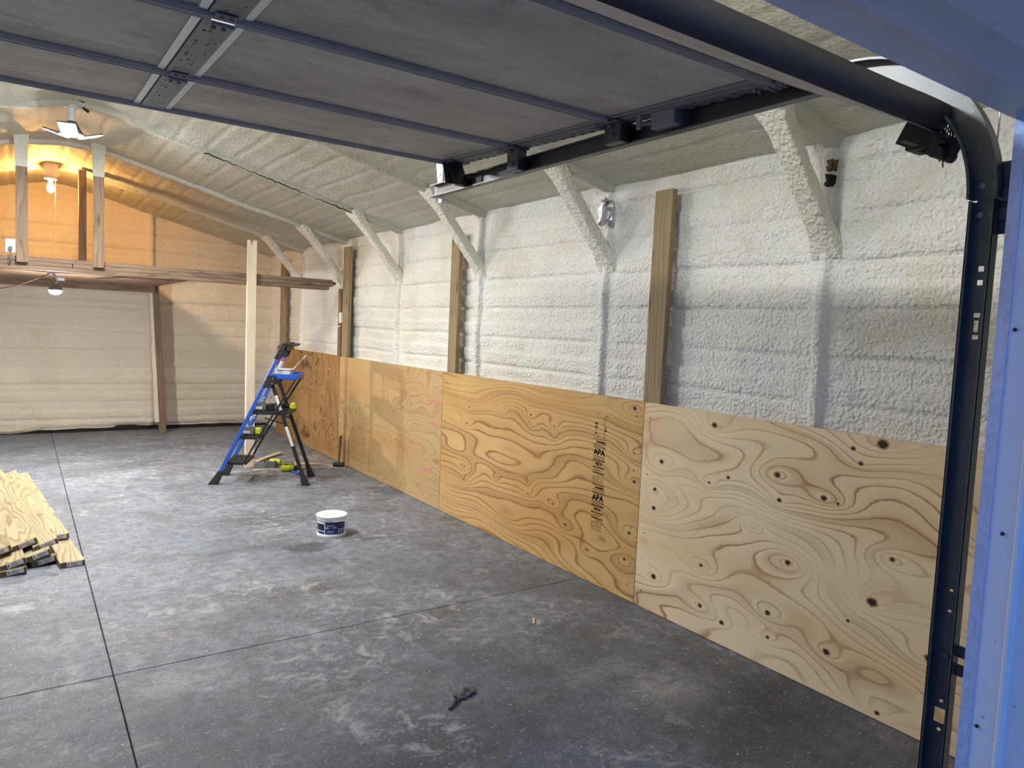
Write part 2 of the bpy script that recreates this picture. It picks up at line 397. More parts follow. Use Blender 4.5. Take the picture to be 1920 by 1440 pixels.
# gap where the foam has pulled away from one bent
cr_ = MB(); pts = []
for i in range(60):
    x = -.30 - 1.45 * i / 59; pts.append((x, 3.55 - .052 + .010 * math.sin(i * 1.3) + .006 * math.sin(i * 2.9), roof_z(np.array(x)) - .052 + .004 * math.sin(i * 2.1)))
cr_.tube(pts, [.002 + .0035 * abs(math.sin(i * .13 + .3)) for i in range(60)], 6); part('foam_crack', cr_, DARKGAP, ceiling)

# back gable
def back_grid():
    xs = np.arange(XL - .05, .17, .018); n = 150
    X = np.repeat(xs[:, None], n, 1); t = np.linspace(0, 1, n)[None, :]
    bot = .022 + .045 * (fbm(X * 1.6, X * 0 + 2, 91, 3) + .35) + .035 * np.exp(-((X + 1.75) / .35) ** 2); top = roof_z(X) + .02
    Z = bot + (top - bot) * t
    k = (Z + .014 * fbm(X * 1.3, Z, 93, 2) - .175) / .228; fr = k - np.round(k)
    amp = np.clip(.6 + 1.3 * (fbm(X * .9, np.round(k) * 5.7, 95, 2) + .2), .2, 1.7)
    d = -.030 * np.exp(-(fr * .228 / .012) ** 2) * amp + .018 * (fr + .5) + .028 * fbm(X * 1.6, Z * 2.1, 96, 3) + .007 * fbm(X * 9, Z * 9, 97, 2)
    for xp in (-1.55, -3.75): d += .055 * np.exp(-np.abs((X - xp) / .05) ** 5) + .02 * np.exp(-np.abs((X - xp) / .16) ** 4)
    d += -.05 * np.exp(-((Z - bot) / .03) ** 2)
    P = np.stack([X, 7.99 - d, Z], -1)
    return grid_mesh('wall_back', P, FOAM_BACK)
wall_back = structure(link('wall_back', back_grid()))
m = MB(); m.box((-2.65, 8.08, 1.38), (5.7, .09, 2.9)); m.prism([(-5.5, 2.8), (.2, 2.8), (.2, 2.62), (-2.65, 3.42), (-5.5, 2.62)][2:], lambda p, y: (p[0], y, p[1]), 8.035, 8.125)
part('sill_backing', m, DARKGAP, wall_back)

# outside shells (siding and roofing sheets)
m = MB(); m.box((.21, 2.72, 1.33), (.05, 10.75, 2.66)); part('siding', m, SIDING, wall_right)
m = MB(); m.box((-5.51, 2.72, 1.33), (.05, 10.75, 2.66)); part('siding', m, SIDING, wall_left)
m = MB()
m.prism([(.35, 2.56), (-2.65, 3.33), (-5.65, 2.56), (-5.65, 2.60), (-2.65, 3.38), (.35, 2.60)], lambda p, y: (p[0], y, p[1]), -2.75, 8.2)
part('roofing', m, SIDING, ceiling)

# front wall round the doorway
OX0, OX1, OZ = -4.03, -1.28, 2.122
m = MB()
for (a, b, z0, z1) in ((-5.48, OX0 - .02, 0, 2.6), (OX1 + .02, .18, 0, 2.6), (OX0 - .02, OX1 + .02, OZ + .06, 2.6)):
    m.box(((a + b) / 2, -2.455, (z0 + z1) / 2), (b - a, .19, z1 - z0))
m.prism([(.18, 2.6), (-2.65, 3.36), (-5.48, 2.6)], lambda p, y: (p[0], y, p[1]), -2.55, -2.36)
wall_front = structure(part('wall_front', m, SIDING))
m = MB()
for (a, b, z0, z1) in ((-5.4, OX0 - .10, 0, 2.6), (OX1 + .13, .1, 0, 2.6), (OX0 - .1, OX1 + .13, OZ + .16, 2.6)):
    m.box(((a + b) / 2, -2.345, (z0 + z1) / 2), (b - a, .03, z1 - z0))
part('foam_lining', m, FOAM, wall_front)
# folded steel jamb and header: lip, flat with screws, raised edge, outer leg
prof = [(.010, -2.316), (-.005, -2.345), (-.005, -2.392), (-.013, -2.397), (-.013, -2.403), (.000, -2.409), (.000, -2.565), (.10, -2.575), (.10, -2.316)]
m = MB(); m.prism(prof, lambda p, z: (OX1 + p[0] + .0, p[1], z), 0.0, OZ + .10)
tr1 = structure(part('trim_1', m, TRIM))
m = MB(); m.prism([(.0095, -2.3135), (-.0065, -2.3445), (-.0050, -2.3455), (.0110, -2.3150)], lambda p, z: (OX1 + p[0], p[1], z), 0.0, OZ + .10)
part('jamb_lip', m, LIPM, tr1, label='darker blue speckled edge strip')
for z in (.35, .78, 1.22, 1.66, 2.0):
    s_ = MB(); s_.lathe([(.0045, 0), (.004, .002), (.001, .003)], 8, R=Matrix.Rotation(-math.pi / 2, 3, 'Y'))
    o = part('screw', s_, IRON, tr1); o.location = (OX1 - .006, -2.362 + .008 * math.sin(z * 9), z)
m = MB(); m.prism(prof, lambda p, z: (OX0 - p[0], p[1], z), 0.0, OZ + .10)
structure(part('trim_2', m, TRIM))
hprof = [(.12, -2.292), (.0, -2.296), (.004, -2.386), (-.012, -2.392), (-.004, -2.480), (-.022, -2.486), (-.018, -2.575), (.12, -2.575)]
m = MB(); m.prism(hprof, lambda p, x: (x, p[1], OZ + p[0]), OX0 - .06, OX1 + .05)
structure(part('trim_3', m, TRIM))

# ------------------------------------------------------------------ knee braces of the bents
def brace_mesh(seed):
    a = np.array([.125, 2.035]); b = np.array([-.43, 2.685]); L = b - a; n = 46; k = 20
    d = L / np.linalg.norm(L); nr = np.array([-d[1], d[0]]); V = []
    t = np.linspace(0, 1, n)
    for i in range(n):
        fl = 1 + .55 * math.exp(-(t[i] / .10) ** 2) + .9 * math.exp(-((1 - t[i]) / .14) ** 2)
        c = a + L * t[i]
        for j in range(k):
            th = 2 * math.pi * j / k; cc, ss = math.cos(th), math.sin(th)
            e = .28; uu = math.copysign(abs(cc) ** e, cc); vv = math.copysign(abs(ss) ** e, ss)
            r = 1 + .16 * float(fbm(np.array(t[i] * 9.0), np.array(j * .5 + seed), seed, 2))
            q = c + nr * uu * .037 * r * (1 + .3 * (fl - 1)); V.append((q[0], vv * .052 * fl * r, q[1]))
    f = [(i * k + j, i * k + (j + 1) % k, (i + 1) * k + (j + 1) % k, (i + 1) * k + j) for i in range(n - 1) for j in range(k)]
    mb = MB(); mb.add(V, f); return mb.mesh('knee_brace', FOAM_YEL, True)
for i, f in enumerate(FR):
    link('knee_brace', brace_mesh(5 + i), wall_right, (0, f, 0))
    o = link('knee_brace', brace_mesh(25 + i), wall_left, (2 * XR, f, 0)); o.rotation_euler = (0, 0, math.pi)
# bare spots inside the two nearest corners
def rag(c, w_, h_, seed, mat, name, nrm=(-.6, -.8)):
    n = 7; rng = random.Random(seed); V = []
    t = Vector((-nrm[1], nrm[0], 0)); nn = Vector((nrm[0], nrm[1], 0))
    for i in range(n):
        for j in range(n):
            e = .12 if i in (0, n - 1) or j in (0, n - 1) else 0
            V.append(Vector(c) + t * w_ * (i / (n - 1) - .5 + rng.uniform(-e, e)) + Vector((0, 0, h_ * (j / (n - 1) - .5 + rng.uniform(-e, e)))) + nn * (rng.uniform(0, .018) if not e else -.02))
    mb = MB(); mb.add(V, [(i * n + j, (i + 1) * n + j, (i + 1) * n + j + 1, i * n + j + 1) for i in range(n - 1) for j in range(n - 1)])
    return part(name, mb, mat, wall_right)
rag((.030, .455, 2.38), .10, .16, 3, FOIL, 'exposed_foil'); rag((.030, .463, 2.43), .03, .04, 5, DARKGAP, 'bare_hole'); rag((.030, .463, 2.36), .04, .03, 6, DARKGAP, 'bare_hole')
rag((.040, -1.065, 2.36), .045, .05, 8, DARKGAP, 'bare_hole'); rag((.045, -1.065, 2.43), .045, .05, 9, ENDGRAIN, 'bare_hole')

# ------------------------------------------------------------------ plywood wainscot
def ply(name, y0, y1, z1, res, mat, seed, knots, K, freq, lineamp=.8, mode='h', marks=(), stains=(), xoff=0.0):
    ny = int((y1 - y0) / res) + 1; nz = int(z1 / res) + 1
    S, T = np.meshgrid(np.linspace(0, y1 - y0, ny), np.linspace(0, z1 - .004, nz), indexing='ij')   # S from near end, T height
    if mode == 'h': F = K * T + freq[0] * fbm(S * freq[1], T * freq[2], seed, 3) + .35 * fbm(S * 3.1, T * 9, seed + 4, 2)
    else: F = K * S + freq[0] * fbm(S * freq[1], T * freq[2], seed, 3) + .5 * fbm(S * 7, T * 5, seed + 4, 2)
    kd = np.zeros_like(S)
    for (s, t, r, a) in knots:
        if mode == 'h': q = np.sqrt(((S - s) / 2.1) ** 2 + (T - t) ** 2)
        else: q = np.sqrt((S - s) ** 2 + ((T - t) / 1.6) ** 2)
        F = F + 2.4 * a * np.exp(-(q / (r * 2.6 + .022)) ** 1.3)
        kd = np.maximum(kd, np.clip(1.35 - np.sqrt(((S - s) / 1.25) ** 2 + (T - t) ** 2) / (r * .95), 0, 1.2))
    tint = np.clip(.45 + 1.1 * fbm(S * 1.1, T * 4.5, seed + 8, 3), 0, 1)
    ln = np.clip(lineamp * (.62 + 1.7 * fbm(S * 1.1, T * 3.4, seed + 12, 3)), .06, 1)
    mk = np.zeros_like(S)
    for (s, t, a, b, rot) in marks:
        ds = S - s; dt = (T - t) - rot * ds; mk = np.maximum(mk, np.clip(1.0 - ((ds / a) ** 4 + (dt / b) ** 2), 0, .62))
    stn = np.zeros_like(S)
    for (s, t, a, b, amt) in stains:
        q = np.sqrt(((S - s) / a) ** 2 + ((T - t) / b) ** 2) + .8 * fbm(S * 14, T * 14, seed + 30, 3); stn = np.maximum(stn, amt * np.clip(1.2 - q, 0, 1))
    P = np.stack([np.full_like(S, 0), y0 + S, T + .004], -1)
    th = .016; c = [(0, y0, .004), (0, y1, .004), (0, y1, z1), (0, y0, z1), (th, y0, .004), (th, y1, .004), (th, y1, z1), (th, y0, z1)]
    me = grid_mesh(name, P, mat, {'grain': F, 'knot': kd, 'tint': tint, 'line': ln, 'mark': mk, 'stain': stn},
                   extra=(c, [(4, 5, 6, 7), (0, 4, 7, 3), (1, 2, 6, 5), (3, 7, 6, 2), (0, 1, 5, 4)]), flip=False, smooth=False)
    return link(name, me)
PALEP = ply_mat('plywood_pale', (.84, .690, .465), (.74, .555, .325), (.34, .175, .075), .17)
ORANP = ply_mat('plywood_golden', (.64, .435, .195), (.54, .325, .110), (.26, .115, .036), .20)
TANP = ply_mat('plywood_tan', (.53, .370, .185), (.47, .290, .120), (.28, .155, .062), .15)
BRNP = ply_mat('plywood_brown', (.44, .265, .105), (.37, .205, .070), (.13, .055, .018), .30, stain=(.085, .032, .016))
L = 2.44
def K(y0, l): return [(y - y0, z, r, a) for (y, z, r, a) in l]
R1 = random.Random(3)
k1 = [(-.16, .89, .018, 1.4), (-.12, .72, .016, 1.2), (-.52, 1.15, .020, 1.9), (-.63, .89, .014, .5), (-.51, .84, .010, 1.5), (-.12, .61, .018, 1.4), (-.92, .96, .020, 1.9), (-1.29, 1.15, .014, .3), (-1.42, 1.19, .030, 1.7), (-1.33, 1.09, .014, .6), (-1.17, .90, .018, 1.8), (-1.24, .89, .010, .4), (-.94, .84, .015, 1.3), (-1.01, .55, .018, -1.7), (-.15, .21, .022, 1.6), (-.50, .16, .016, 1.5), (-.65, .12, .017, .3), (-.92, .27, .018, 1.7), (-1.24, .20, .020, 1.7), (-.93, .15, .012, 1.1), (-1.43, .50, .028, 2.0), (-1.50, .71, .014, 1.6), (-1.33, .38, .010, .4), (-1.49, .03, .014, 1.2), (-.49, .38, .013, 1.5), (-1.68, .35, .022, 1.6), (-.80, .68, .0, -2.2), (-1.9, .9, .02, 1.5), (-2.1, .4, .02, 1.5)]
sheet1 = ply('plywood_sheet', -2.44, -.0025, 1.22, .006, PALEP, 131, K(-2.44, k1), 13.0, (8.5, .60, 2.1), .95, stains=((2.44 - .52, 1.15, .05, .025, .35), (2.44 - .06, .40, .05, .02, .35)))
tag(sheet1, 'pale plywood sheet with big dark knots and swirling grain, nearest the doorway', 'plywood', 'plywood sheets along the right wall')
k2 = [(.08, 1.17, .018, 1.5), (.06, .90, .009, 1.2), (.05, .73, .015, 1.5), (.68, .31, .012, 1.0), (.83, .42, .010, 1.0), (1.13, .51, .008, .8), (1.99, .96, .010, .9), (2.02, .82, .010, .9), (1.13, 1.0, .010, 1.1), (1.09, .92, .008, .9), (.85, .96, .010, 1.2), (.84, .88, .007, .8), (2.03, .46, .010, 1.0), (2.03, .35, .010, 1.0), (1.12, .43, .009, .9), (.07, .41, .014, 1.5), (.10, .24, .014, 1.4), (.49, 1.08, .006, .3), (.46, .75, .006, .2), (1.5, .98, .0, 1.2), (1.55, .45, .0, 1.2), (.45, .2, .008, 1.0)]
sheet2 = ply('plywood_sheet', .0025, 2.4375, 1.222, .007, ORANP, 245, K(.0025, k2), 19.0, (9.0, .6, 2.3), .95)
tag(sheet2, 'golden plywood sheet with fine grain bearing the black printed stamps', 'plywood', 'plywood sheets along the right wall')
k3 = [(4.21, 1.07, .012, .8), (3.30, 1.06, .012, .9), (3.13, 1.15, .010, .9), (4.26, .69, .014, .8), (4.25, .47, .014, .8), (3.33, .67, .008, .9), (3.15, .62, .010, .9), (3.35, .48, .012, .8), (3.05, .86, .012, 1.2), (2.74, 1.01, .007, .8), (3.88, .29, .008, .8), (3.41, .15, .012, .9), (2.67, .83, .010, .8), (4.03, .46, .016, .9), (3.22, .08, .010, .8)]
sheet3 = ply('plywood_sheet', 2.4425, 4.8775, 1.22, .010, TANP, 377, K(2.4425, k3), 10.0, (8.0, 1.0, 2.8), .60,
             marks=((.13, .936, .165, .022, .02), (.12, .735, .160, .020, .06), (.25, .298, .14, .028, -.12)), stains=((2.05, .32, .16, .42, .38), (2.13, .12, .12, .2, .3)))
tag(sheet3, 'tan plywood sheet with three pink spray marks near its right edge', 'plywood', 'plywood sheets along the right wall')
k4 = [(5.93, 1.01, .012, 1), (5.54, 1.1, .014, 1), (5.17, 1.0, .012, 1), (6.33, .70, .014, 1), (5.52, .71, .014, 1), (5.15, .62, .014, 1), (6.31, .35, .012, 1), (5.50, .39, .014, 1), (6.77, .44, .012, 1), (5.04, .38, .012, 1), (5.52, .9, .012, 1), (5.50, .2, .012, 1), (5.17, .8, .012, 1), (5.16, .2, .012, 1), (6.1, .55, .012, 1)]
sheet4 = ply('plywood_sheet', 4.8825, 7.32, 1.222, .011, BRNP, 411, K(4.8825, k4), 11.0, (10.0, 2.2, 1.9), 1.25, mode='v', stains=((1.16, 1.04, .26, .07, .95), (1.10, .15, .20, .05, .9), (1.0, .5, .1, .5, .25)))
tag(sheet4, 'brown plywood sheet with dark bruised patches, farthest along the wall', 'plywood', 'plywood sheets along the right wall')

# printed stamps on the golden sheet
DG = None
def text_mesh(txt, size, width=None, align='CENTER'):
    cu_ = D.curves.new('lettering', 'FONT'); cu_.body = txt; cu_.size = size; cu_.align_x = align; cu_.extrude = .0
    cu_.resolution_u = 2
    o = D.objects.new('lettering', cu_); COL.objects.link(o)
    dg = bpy.context.evaluated_depsgraph_get(); dg.update()
    me = D.meshes.new_from_object(o.evaluated_get(dg)); D.objects.remove(o); D.curves.remove(cu_)
    v = np.array([x.co[:] for x in me.vertices]); f = [tuple(p.vertices) for p in me.polygons]; D.meshes.remove(me)
    if width and len(v): w0 = v[:, 0].max() - v[:, 0].min(); v[:, 0] *= width / w0
    return v, f
def add_text(mb, txt, size, y, z, width=None, rot=False, bold=0.0):
    """lettering lying on the wall face: reads along -Y, up is +Z"""
    v, f = text_mesh(txt, size, width)
    for ox, oz in ([(0, 0)] if not bold else [(-bold, 0), (bold, 0), (0, bold), (0, -bold)]):
        P = [((-.0008), y - (a[0] + ox), z + a[1] + oz) if not rot else (-.0008, y + (a[1] + oz), z + (a[0] + ox)) for a in v]
        mb.add(P, f)
def strip(mb, y, z, w_, h_): mb.add([(-.0008, y - w_ / 2, z - h_ / 2), (-.0008, y + w_ / 2, z - h_ / 2), (-.0008, y + w_ / 2, z + h_ / 2), (-.0008, y - w_ / 2, z + h_ / 2)], [(0, 1, 2, 3)])
def stamp(yc, zt):
    m = MB(); W_ = .112
    strip(m, yc, zt, W_, .0035)
    add_text(m, 'THE ENGINEERED', .020, yc - .01, zt - .024, .085, bold=.0006); add_text(m, 'WOOD ASSOCIATION', .015, yc, zt - .038, W_)
    strip(m, yc, zt - .047, W_, .004); strip(m, yc, zt - .057, W_, .004)
    add_text(m, 'APA', .052, yc, zt - .100, .105, bold=.0022)
    strip(m, yc, zt - .110, W_, .004); strip(m, yc, zt - .120, W_, .004)
    add_text(m, 'RATED SHEATHING', .016, yc, zt - .140, W_, bold=.0006)
    add_text(m, '48/24', .030, yc, zt - .167, .062, bold=.0008)
    add_text(m, 'SIZED FOR SPACING', .014, yc, zt - .185, W_, bold=.0006); add_text(m, 'EXPOSURE 1', .016, yc, zt - .203, .07)
    add_text(m, 'THICKNESS 0.703 IN', .013, yc, zt - .220, W_, bold=.0006); add_text(m, '510', .015, yc - .002, zt - .236, .03); strip(m, yc, zt - .240, W_, .002)
    add_text(m, 'PS 1-22', .016, yc - .02, zt - .258, .055); add_text(m, 'STRUCTURAL I', .013, yc - .02, zt - .274, .065)
    seg = 14; c0 = (yc + .035, zt - .262)
    for r0, r1 in ((.015, .018),):
        V = []
        for i in range(seg): a = 2 * math.pi * i / seg; V += [(-.0008, c0[0] + r0 * math.cos(a), c0[1] + r0 * math.sin(a)), (-.0008, c0[0] + r1 * math.cos(a), c0[1] + r1 * math.sin(a))]
        m.add(V, [(2 * i, 2 * i + 1, (2 * i + 3) % (2 * seg), (2 * i + 2) % (2 * seg)) for i in range(seg)])
    strip(m, c0[0], c0[1], .024, .003)
    strip(m, yc, zt - .286, W_, .002); strip(m, yc, zt - .294, W_, .002)
    return m
o = part('printed_stamp', stamp(.376, .940), INK, sheet2, label='black printed stamp, upper of the two')
o = part('printed_stamp', stamp(.368, .648), INK, sheet2, label='black printed stamp, lower of the two')
m = MB(); add_text(m, '1-25', .034, .405, 1.008, .075, rot=True, bold=.0008); add_text(m, '61', .022, .318, 1.012, .028, rot=True, bold=.001)
strip(m, .338, 1.015, .003, .120); strip(m, .332, .955, .014, .003)
for dz in (.93, 1.085, .945): strip(m, .395, dz + .02, .03, .002)
m.bar((-.0010, .338, 1.075), (-.0010, .322, 1.100), .0006, .003); m.bar((-.0010, .322, 1.100), (-.0010, .305, 1.085), .0006, .003)
part('printed_code', m, INK, sheet2)
# screw heads
for sh, y0 in ((sheet1, -2.44), (sheet2, 0.0)):
    for y in (y0 + .06, y0 + 2.385):
        for z in (.1, .45, .8, 1.13):
            s_ = MB(); s_.lathe([(.005, 0), (.004, .0012)], 8, R=Matrix.Rotation(-math.pi / 2, 3, 'Y'))
            o = part('screw', s_, IRON, sh); o.location = (-.0004, y, z)

# ------------------------------------------------------------------ boards as objects with a local long axis
def board(name, mat, L_, w_, t_, a, dirv, up, parent=None, seed=0, end=None, bow=0.0):
    """box L x w x t; local x runs from point a along dirv, 'up' is the thickness direction"""
    m = MB(); n = 7
    V = []
    for i in range(n):
        s = i / (n - 1); b_ = bow * 4 * s * (1 - s)
        for (y, z) in ((-w_ / 2, -t_ / 2), (w_ / 2, -t_ / 2), (w_ / 2, t_ / 2), (-w_ / 2, t_ / 2)): V.append((s * L_, y + b_, z))
    m.add(V, [(i * 4 + j, i * 4 + (j + 1) % 4, i * 4 + 4 + (j + 1) % 4, i * 4 + 4 + j) for i in range(n - 1) for j in range(4)] + [(3, 2, 1, 0), tuple((n - 1) * 4 + j for j in range(4))])
    me = m.mesh(name, mat, False, min(.003, t_ * .12))
    if end:
        me.materials.append(end)
        for p in me.polygons:
            if abs(p.normal.x) > .9: p.material_index = 1
    o = link(name, me, parent)
    x = Vector(dirv).normalized(); z = Vector(up); z = (z - x * z.dot(x)).normalized(); y = z.cross(x)
    o.matrix_world = Matrix(((x.x, y.x, z.x, a[0]), (x.y, y.y, z.y, a[1]), (x.z, y.z, z.z, a[2]), (0, 0, 0, 1)))
    return o
XA, YA, ZA = (1, 0, 0), (0, 1, 0), (0, 0, 1)
for (y, wd, zt, lab) in ((-.040, .138, 2.448, 'tall treated post nearest the doorway, behind the joint of the first two plywood sheets'),
                         (2.335, .140, 2.405, 'treated wall post behind the joint of the golden and tan plywood sheets'),
                         (4.800, .185, 2.458, 'treated wall post standing at the right end of the loft beam'),
                         (7.175, .185, 2.440, 'treated wall post in the far corner, last along the wall')):
    tag(board('wall_post', TREATED, zt, wd, .038, (.0365, y, 0), (0, 0, 1), (-1, 0, 0), bow=.006, end=ENDGRAIN), lab, 'post', 'treated posts behind the plywood')
tag(board('wall_stud', DARKWOOD, 1.99, .085, .036, (.036, 4.985, 0), ZA, (-1, 0, 0)), 'thin reddish board propping the right end of the loft beam', 'board')
# small white box on that post
m = MB(); m.box((.012, 4.918, 1.66), (.03, .05, .12)); m.box((-.004, 4.918, 1.56), (.02, .05, .012))
tag(part('junction_box', m, WHITEP, bevel=.003), 'small white box on the post under the loft beam end', 'box')

# ------------------------------------------------------------------ storage loft
loft = empty('storage_loft', (-3.2, 4.95, 0)); tag(loft, 'weathered timber storage loft with stacked front beam at the back of the garage', 'loft')
def lp(*a, **k): return board(*a, parent=None, **k)
def to_parent(o, p):
    mw = o.matrix_world.copy(); o.parent = p; o.matrix_parent_inverse = Matrix.Identity(4)
    bpy_pm = Matrix.Translation(p.location) @ Matrix.Rotation(p.rotation_euler.z, 4, 'Z'); o.matrix_basis = bpy_pm.inverted() @ mw; return o
def lb(name, mat, *a, **k): return to_parent(board(name, mat, *a, **k), loft)
lb('beam_board', BEAMWOOD, 5.22, .135, .038, (-5.36, 4.97, 1.985), XA, ZA)
lb('beam_board', BEAMWOOD, 2.74, .135, .038, (-5.36, 4.972, 2.024), XA, ZA); lb('beam_board', BEAMWOOD, 2.52, .132, .038, (-2.615, 4.969, 2.024), XA, ZA)
lb('beam_board', BEAMWOOD, 5.26, .135, .038, (-5.36, 4.974, 2.063), XA, ZA)
lb('beam_board', GREYP if False else BEAMWOOD, .30, .10, .036, (-.31, 5.095, 2.05), XA, ZA)
for y in (4.93, 5.30, 5.68, 6.06, 6.44, 6.82, 7.20): pass
for i, y in enumerate((5.18, 5.42, 5.82, 6.22, 6.62, 7.02)): lb('joist', DARKWOOD, 3.78 - .02 * (i % 2), .038, .089, (-5.36, y, 2.010), XA, ZA)
lb('back_beam', DARKWOOD, 3.80, .045, .090, (-5.36, 7.50, 1.93), XA, ZA)
lb('rim_board', BEAMWOOD, 2.46, .038, .089, (-1.575, 5.045, 2.015), YA, ZA)
for i in range(18): lb('deck_board', DARKWOOD, 2.86, .206, .018, (-5.26 + i * .2075, 5.045, 2.066), YA, ZA)
lb('loose_strip', BEAMWOOD, .52, .045, .012, (-2.42, 5.11, 1.93), (.9, -.12, .12), ZA, bow=.03)
for x in (-3.61, -3.008, -2.408):
    s_ = lb('stud', BEAMWOOD, 1.14, .089, .038, (x, 4.880, 2.024), ZA, (0, -1, 0))
    m = MB(); N_ = 14; V = []
    for i in range(N_):
        t = i / (N_ - 1); g = .002 + .007 * t + .05 * max(0, t - .72) ** 1.2
        for (sx, sy) in ((-1, -1), (1, -1), (1, 1), (-1, 1)): V.append((x + sx * (.0445 + g), 4.88 + sy * (.019 + g * 1.2), 2.87 + .30 * t))
    m.add(V, [(i * 4 + j, i * 4 + (j + 1) % 4, i * 4 + 4 + (j + 1) % 4, i * 4 + 4 + j) for i in range(N_ - 1) for j in range(4)])
    to_parent(part('foam_overspray', m, FOAM_ROOF, None, True), loft)
lb('stud', DARKWOOD, 1.08, .075, .075, (-2.447, 6.36, 2.075), ZA, (0, -1, 0))
lb('post', DARKWOOD, 1.985, .088, .088, (-1.437, 7.62, .0), (-.052, 0, 1), (0, -1, 0))
m = MB(); V = []; N_ = 26
for i in range(N_):
    t = i / (N_ - 1); z = .16 + 1.78 * t; x = -1.437 - .052 * z; g = .012 + .012 * float(fbm(np.array(z * 4), np.array(.3), 8, 2)) + .015 * (t < .6)
    for (sx, sy) in ((-.060 - g, -.025), (-.040, -.052), (-.036, .06), (-.058 - g, .14)): V.append((x + sx, 7.62 + sy, z))
m.add(V, [(i * 4 + j, i * 4 + (j + 1) % 4, i * 4 + 4 + (j + 1) % 4, i * 4 + 4 + j) for i in range(N_ - 1) for j in range(4)])
to_parent(part('foam_overspray', m, FOAM_BACK, None, True), loft)

tag(board('pine_post', NEWPINE, 2.43, .096, .036, (-.995, 4.872, 0), (-.002, 0.0, 1), (0, -1, 0), bow=.004), 'clean white pine post standing in front of the loft beam behind the stepladder', 'post')

# ------------------------------------------------------------------ lamps
def led_lamp(name, loc, lab, yaw=.3):
    e = empty(name, loc); tag(e, lab, 'lamp', 'white ceiling lamps')
    m = MB(); m.lathe([(.052, .235), (.060, .225), (.060, .205), (.030, .195), (.024, .130), (.028, .100)], 20); part('lamp_socket', m, WHITEP, e, True)
    m = MB(); m.lathe([(.024, .105), (.036, .092), (.060, .045), (.075, .020), (.075, .005), (.02, .0)], 20); part('heat_sink', m, GREYP, e, True)
    for i in range(3):
        a = yaw + i * 2 * math.pi / 3; R = Matrix.Rotation(a, 3, 'Z') @ Matrix.Rotation(math.radians(-20), 3, 'Y')
        m = MB(); c = Matrix.Rotation(a, 3, 'Z') @ Vector((.135, 0, .012))
        m.box(c + R @ Vector((0, 0, .008)), (.150, .120, .012), R); pn = part('light_wing', m, GREYP, e, False, .003)
        m = MB(); h = R @ Vector((0, 0, -.0005)); q = [c + h + R @ Vector((sx * .069, sy * .055, 0)) for sx, sy in ((-1, -1), (-1, 1), (1, 1), (1, -1))]
        m.add(q, [(0, 1, 2, 3)]); me = D.meshes.new('light_panel'); me.from_pydata([tuple(x) for x in q], [], [(0, 1, 2, 3)]); me.materials.append(LEDM); link('light_panel', me, pn)
    me = D.meshes.new('light_panel'); ce = MB().lathe([(.001, -.012), (.040, -.010), (.058, 0.0)], 16, cap=False); me.from_pydata(ce.v, [], ce.f); me.materials.append(LEDM); link('light_panel', me, e)
    return e
LEDM = emissive('led_light', (1.0, .99, .965), LED_POWER / (math.pi * .052))
led_lamp('ceiling_lamp', (-2.69, 3.58, 2.955), 'three wing white lamp glowing on the ceiling above the loft front')
led_lamp('ceiling_lamp', (-2.66, 2.03, 2.92), 'white winged ceiling lamp just beyond the far edge of the raised door', .9)
led_lamp('ceiling_lamp', (-2.66, -1.03, 2.93), 'white winged ceiling lamp right above the raised overhead door', .5)
# foam lumps the lamps hang from
for (x, y, z) in ((-2.69, 3.58, 3.17), (-2.66, 2.03, 3.14)):
    m = MB(); m.lathe([(.02, -.03), (.055, -.02), (.062, .0), (.075, .03), (.12, .08)], 18); o = part('foam_boss', m, FOAM_ROOF, ceiling, True); o.location = (x, y, z + .02)
for (dx, dy, dz) in ((-.085, -.05, .02), (.09, -.045, .0), (-.05, -.09, .06), (.055, -.09, .055)):
    m = MB(); m.box((0, 0, 0), (.05, .012, .018), Matrix.Rotation(dx * 6, 3, 'Z') @ Matrix.Rotation(dx * 5, 3, 'Y')); o = part('exposed_bracket', m, IRON, ceiling); o.location = (-2.69 + dx, 3.58 + dy, 3.15 + dz)

BULBM = emissive('warm_bulb_light', (1.0, .50, .13), BULB_I / (math.pi * .036 ** 2))
e = empty('bulb_holder', (-2.74, 6.42, 2.94)); tag(e, 'bare warm bulb in a porcelain holder with pull cord above the loft', 'lamp')
m = MB(); m.lathe([(.020, .045), (.026, .075), (.060, .082), (.062, .094), (.035, .100)], 24); part('porcelain_base', m, WHITEP, e, True)
m = MB(); m.lathe([(.002, -.062), (.018, -.056), (.031, -.038), (.036, -.012), (.032, .012), (.020, .034), (.015, .046)], 20); part('bulb', m, BULBM, e, True)
m = MB(); m.tube([(.045, -.02, .08), (.043, -.02, -.2), (.040, -.02, -.82)], .0022, 6); part('pull_cord', m, WHITEP, e)
m = MB(); m.lathe([(.035, .092), (.062, .105), (.078, .14), (.07, .19), (.08, .25)], 14); o = part('foam_boss', m, FOAM_BACK, ceiling, True); o.location = (-2.74, 6.42, 2.94)

